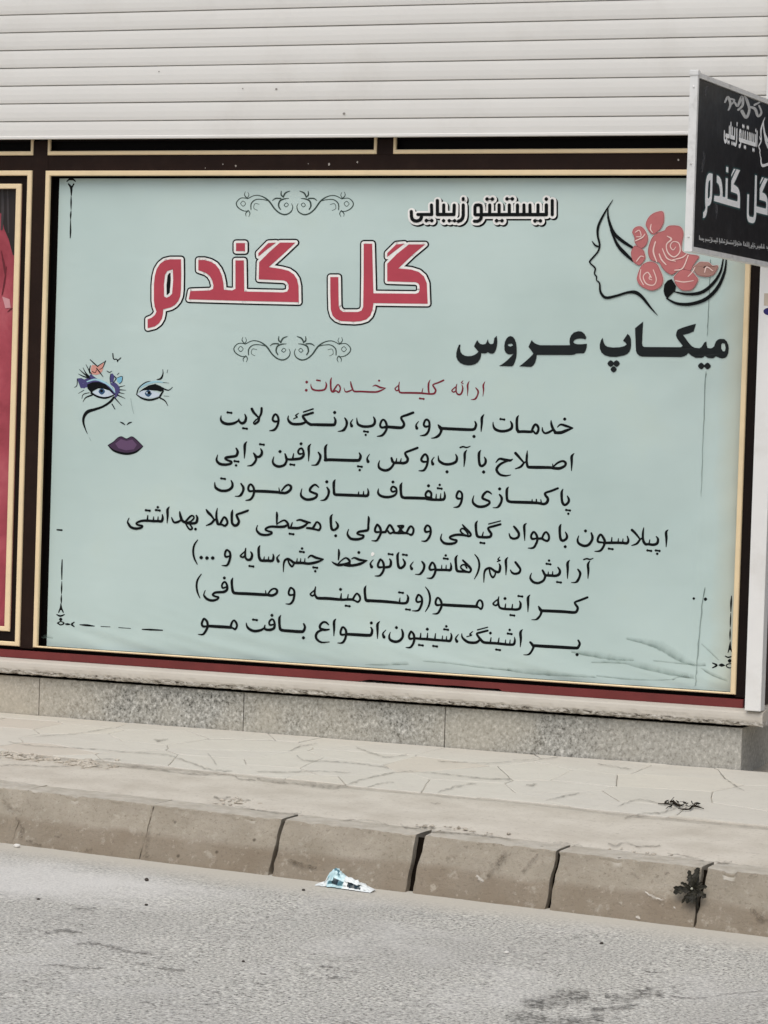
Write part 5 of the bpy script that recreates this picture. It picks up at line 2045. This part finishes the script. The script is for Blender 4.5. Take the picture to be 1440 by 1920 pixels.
# weed rosette in a kerb joint
wc = put_kerb(1303, 1672, 0.012)
weed = thing('weed', 'dark weed rosette growing out of the kerb joint at right', 'weed', put_kerb(1303, 1672, 0.0))
m_leaf = Mat('dark_weed_leaf', 0.6, 0.3)
m_leaf.col(m_leaf.ramp(m_leaf.noise(70, 3), [(0.3, rgb(28, 26, 19)), (0.55, rgb(44, 41, 31)), (0.8, rgb(76, 72, 57))]))
m_leaf = m_leaf.m
for a, b, wd, lift in ((470, 380, 40, .012), (478, 440, 66, .022), (545, 322, 34, .010), (632, 195, 44, .012), (650, 260, 70, .026), (728, 175, 60, .014), (828, 378, 46, .020), (770, 315, 30, .008), (818, 492, 56, .022), (560, 540, 34, .014), (618, 552, 48, .022), (690, 560, 70, .030), (705, 470, 60, .02)):
    tip = put_kerb(1180 + a / 5.54, 1600 + b / 5.54, 0.004 + lift)
    base = wc.copy()
    ax = tip - base
    L = ax.length
    nrm = (put_kerb(1303, 1672, 0.1) - put_kerb(1303, 1672, 0.0)).normalized()
    sd_ = ax.cross(nrm).normalized()
    half = wd / 5.54 / 530 * 0.62
    bm = bmesh.new()
    N = 8
    rows = []
    for i in range(N + 1):
        t = i / N
        wv = half * (0.22 + 0.62 * math.sin(min(1, t * 1.05) * 2.4)) * (1.12 if i % 2 else 0.66)
        if i == N:
            wv = half * .12
        mid = base + ax * t + nrm * (0.010 * math.sin(t * math.pi))
        rows.append([bm.verts.new(mid - sd_ * wv + nrm * .003), bm.verts.new(mid - nrm * .001), bm.verts.new(mid + sd_ * wv + nrm * .003)])
    for r0, r1 in zip(rows, rows[1:]):
        for c in range(2):
            bm.faces.new((r0[c], r0[c + 1], r1[c + 1], r1[c]))
    obj('leaf', bm, m_leaf, weed)
bm = bmesh.new()
bmesh.ops.create_icosphere(bm, subdivisions=2, radius=0.0045, matrix=Matrix.Translation(put_kerb(1180 + 668 / 5.54, 1600 + 398 / 5.54, 0.026)))
obj('bud', bm, flat('pale_bud', rgb(176, 174, 158)), weed, smooth=True)
bm = bmesh.new()
tube(bm, [put_kerb(1308, 1628, -0.004), put_kerb(1309, 1650, 0.008), wc, put_kerb(1308, 1695, 0.006), put_kerb(1309, 1705, 0.0)], lambda t: 0.007 - .003 * t)
obj('stem', bm, m_leaf, weed, smooth=True)

# crumpled wrapper against the kerb foot
def wrapper_mat(name, c, k):
    M = Mat(name, 0.28, 0.5)
    M.col(M.ramp(M.noise(40, 3, 0.6), [(0.3, tuple(v * k for v in c[:3]) + (1,)), (0.7, c)]))
    return M.m
NU, NV = 44, 16
hp = [(0, .004), (.10, .012), (.16, .018), (.20, .040), (.27, .058), (.34, .062), (.42, .052), (.52, .038), (.58, .036), (.70, .030), (.85, .020), (.95, .012), (1, .004)]
def interp(t, tab):
    for (a, va), (b, vb) in zip(tab, tab[1:]):
        if t <= b:
            return va + (vb - va) * (t - a) / (b - a)
    return tab[-1][1]
bm = bmesh.new()
A, B = put_road(593, 1660, 0.002), put_road(697, 1674, 0.002)
rows = []
for i in range(NU + 1):
    t = i / NU
    h = interp(t, hp)
    row = []
    for j in range(NV + 1):
        v = j / NV
        prof_ = math.sin(min(1, v * 1.9) * math.pi / 2) if v < .53 else math.cos((v - .53) / .47 * math.pi / 2)
        p = A.lerp(B, t) + Vector((0, 0.055 * (v - .25), 0))
        q = Vector((t * 9, v * 5, 3))
        c = noise.noise(q) * .5 + abs(noise.noise(q * 2.3)) - .3
        p += Vector((0.004 * noise.noise(q * 1.2), 0.012 * noise.noise(q * 2 + Vector((5, 0, 0))), h * max(0.03, prof_) * (1 + .16 * c) + 0.002 * c * prof_))
        row.append(bm.verts.new(p))
    rows.append(row)
for i in range(NU):
    for j in range(NV):
        f = bm.faces.new((rows[i][j], rows[i + 1][j], rows[i + 1][j + 1], rows[i][j + 1]))
        t, v = (i + .5) / NU, (j + .5) / NV
        k = 0
        if .56 < t < .82 and .05 < v < .24 - .12 * abs(t - .62):
            k = 2
        elif .22 < t < .50 and abs(v - (.08 + (t - .22) * .25)) < .05:
            k = 2 if t < .40 and t > .30 else 3
        elif .24 < t < .40 and abs(v - (.52 - (t - .24) * 1.1)) < .05:
            k = 3
        elif .2 < t < .5:
            k = 1
        f.material_index = k
o = obj('wrapper', bm, [wrapper_mat('white_plastic', rgb(240, 244, 242), .92), wrapper_mat('ice_blue_plastic', rgb(206, 234, 238), .9), wrapper_mat('navy_plastic', rgb(40, 58, 66), .7), wrapper_mat('teal_plastic', rgb(92, 136, 148), .7)], smooth=40)
origin(o, A.lerp(B, .5))
tag(o, 'crumpled blue and white plastic wrapper lying against the kerb', 'wrapper')

def pebble(px, py, r, mat, label, put=put_road, sq=.6):
    bm = bmesh.new()
    c = put(px, py, r * sq * .8)
    bmesh.ops.create_icosphere(bm, subdivisions=3, radius=r)
    for v in bm.verts:
        v.co *= 1 + .22 * noise.noise(v.co / r * 1.1 + Vector((px, py, 0)))
        v.co.z *= sq
        v.co += c
    o = obj('pebble', bm, mat, smooth=True)
    origin(o, put(px, py, 0))
    tag(o, label, 'pebble', 'loose pebbles on the road')
m_peb = flat('white_stone', rgb(222, 218, 210), .8)
m_ped = flat('dark_stone', rgb(72, 66, 60), .9)
pebble(950, 1788, .008, m_peb, 'white pebble on the asphalt below the third and fourth kerb joints')
pebble(275, 1652, .007, m_ped, 'dark pebble just below the hairline kerb joint', sq=.9)
pebble(274, 1698, .006, m_ped, 'dark pebble on the pale cement smear, below the other dark pebble')
pebble(569, 1670, .006, m_ped, 'dark pebble left of the crumpled wrapper')
pebble(456, 1804, .005, m_ped, 'small dark pebble alone on the grey asphalt at lower left')
pebble(72, 1687, .005, m_ped, 'dark pebble at the left edge of the cement smear')
pebble(32, 1589, .012, m_peb, 'white pebble at the kerb foot by the left edge of the frame')
pebble(1128, 1770, .006, m_ped, 'dark pebble right of the fourth kerb joint on the road')
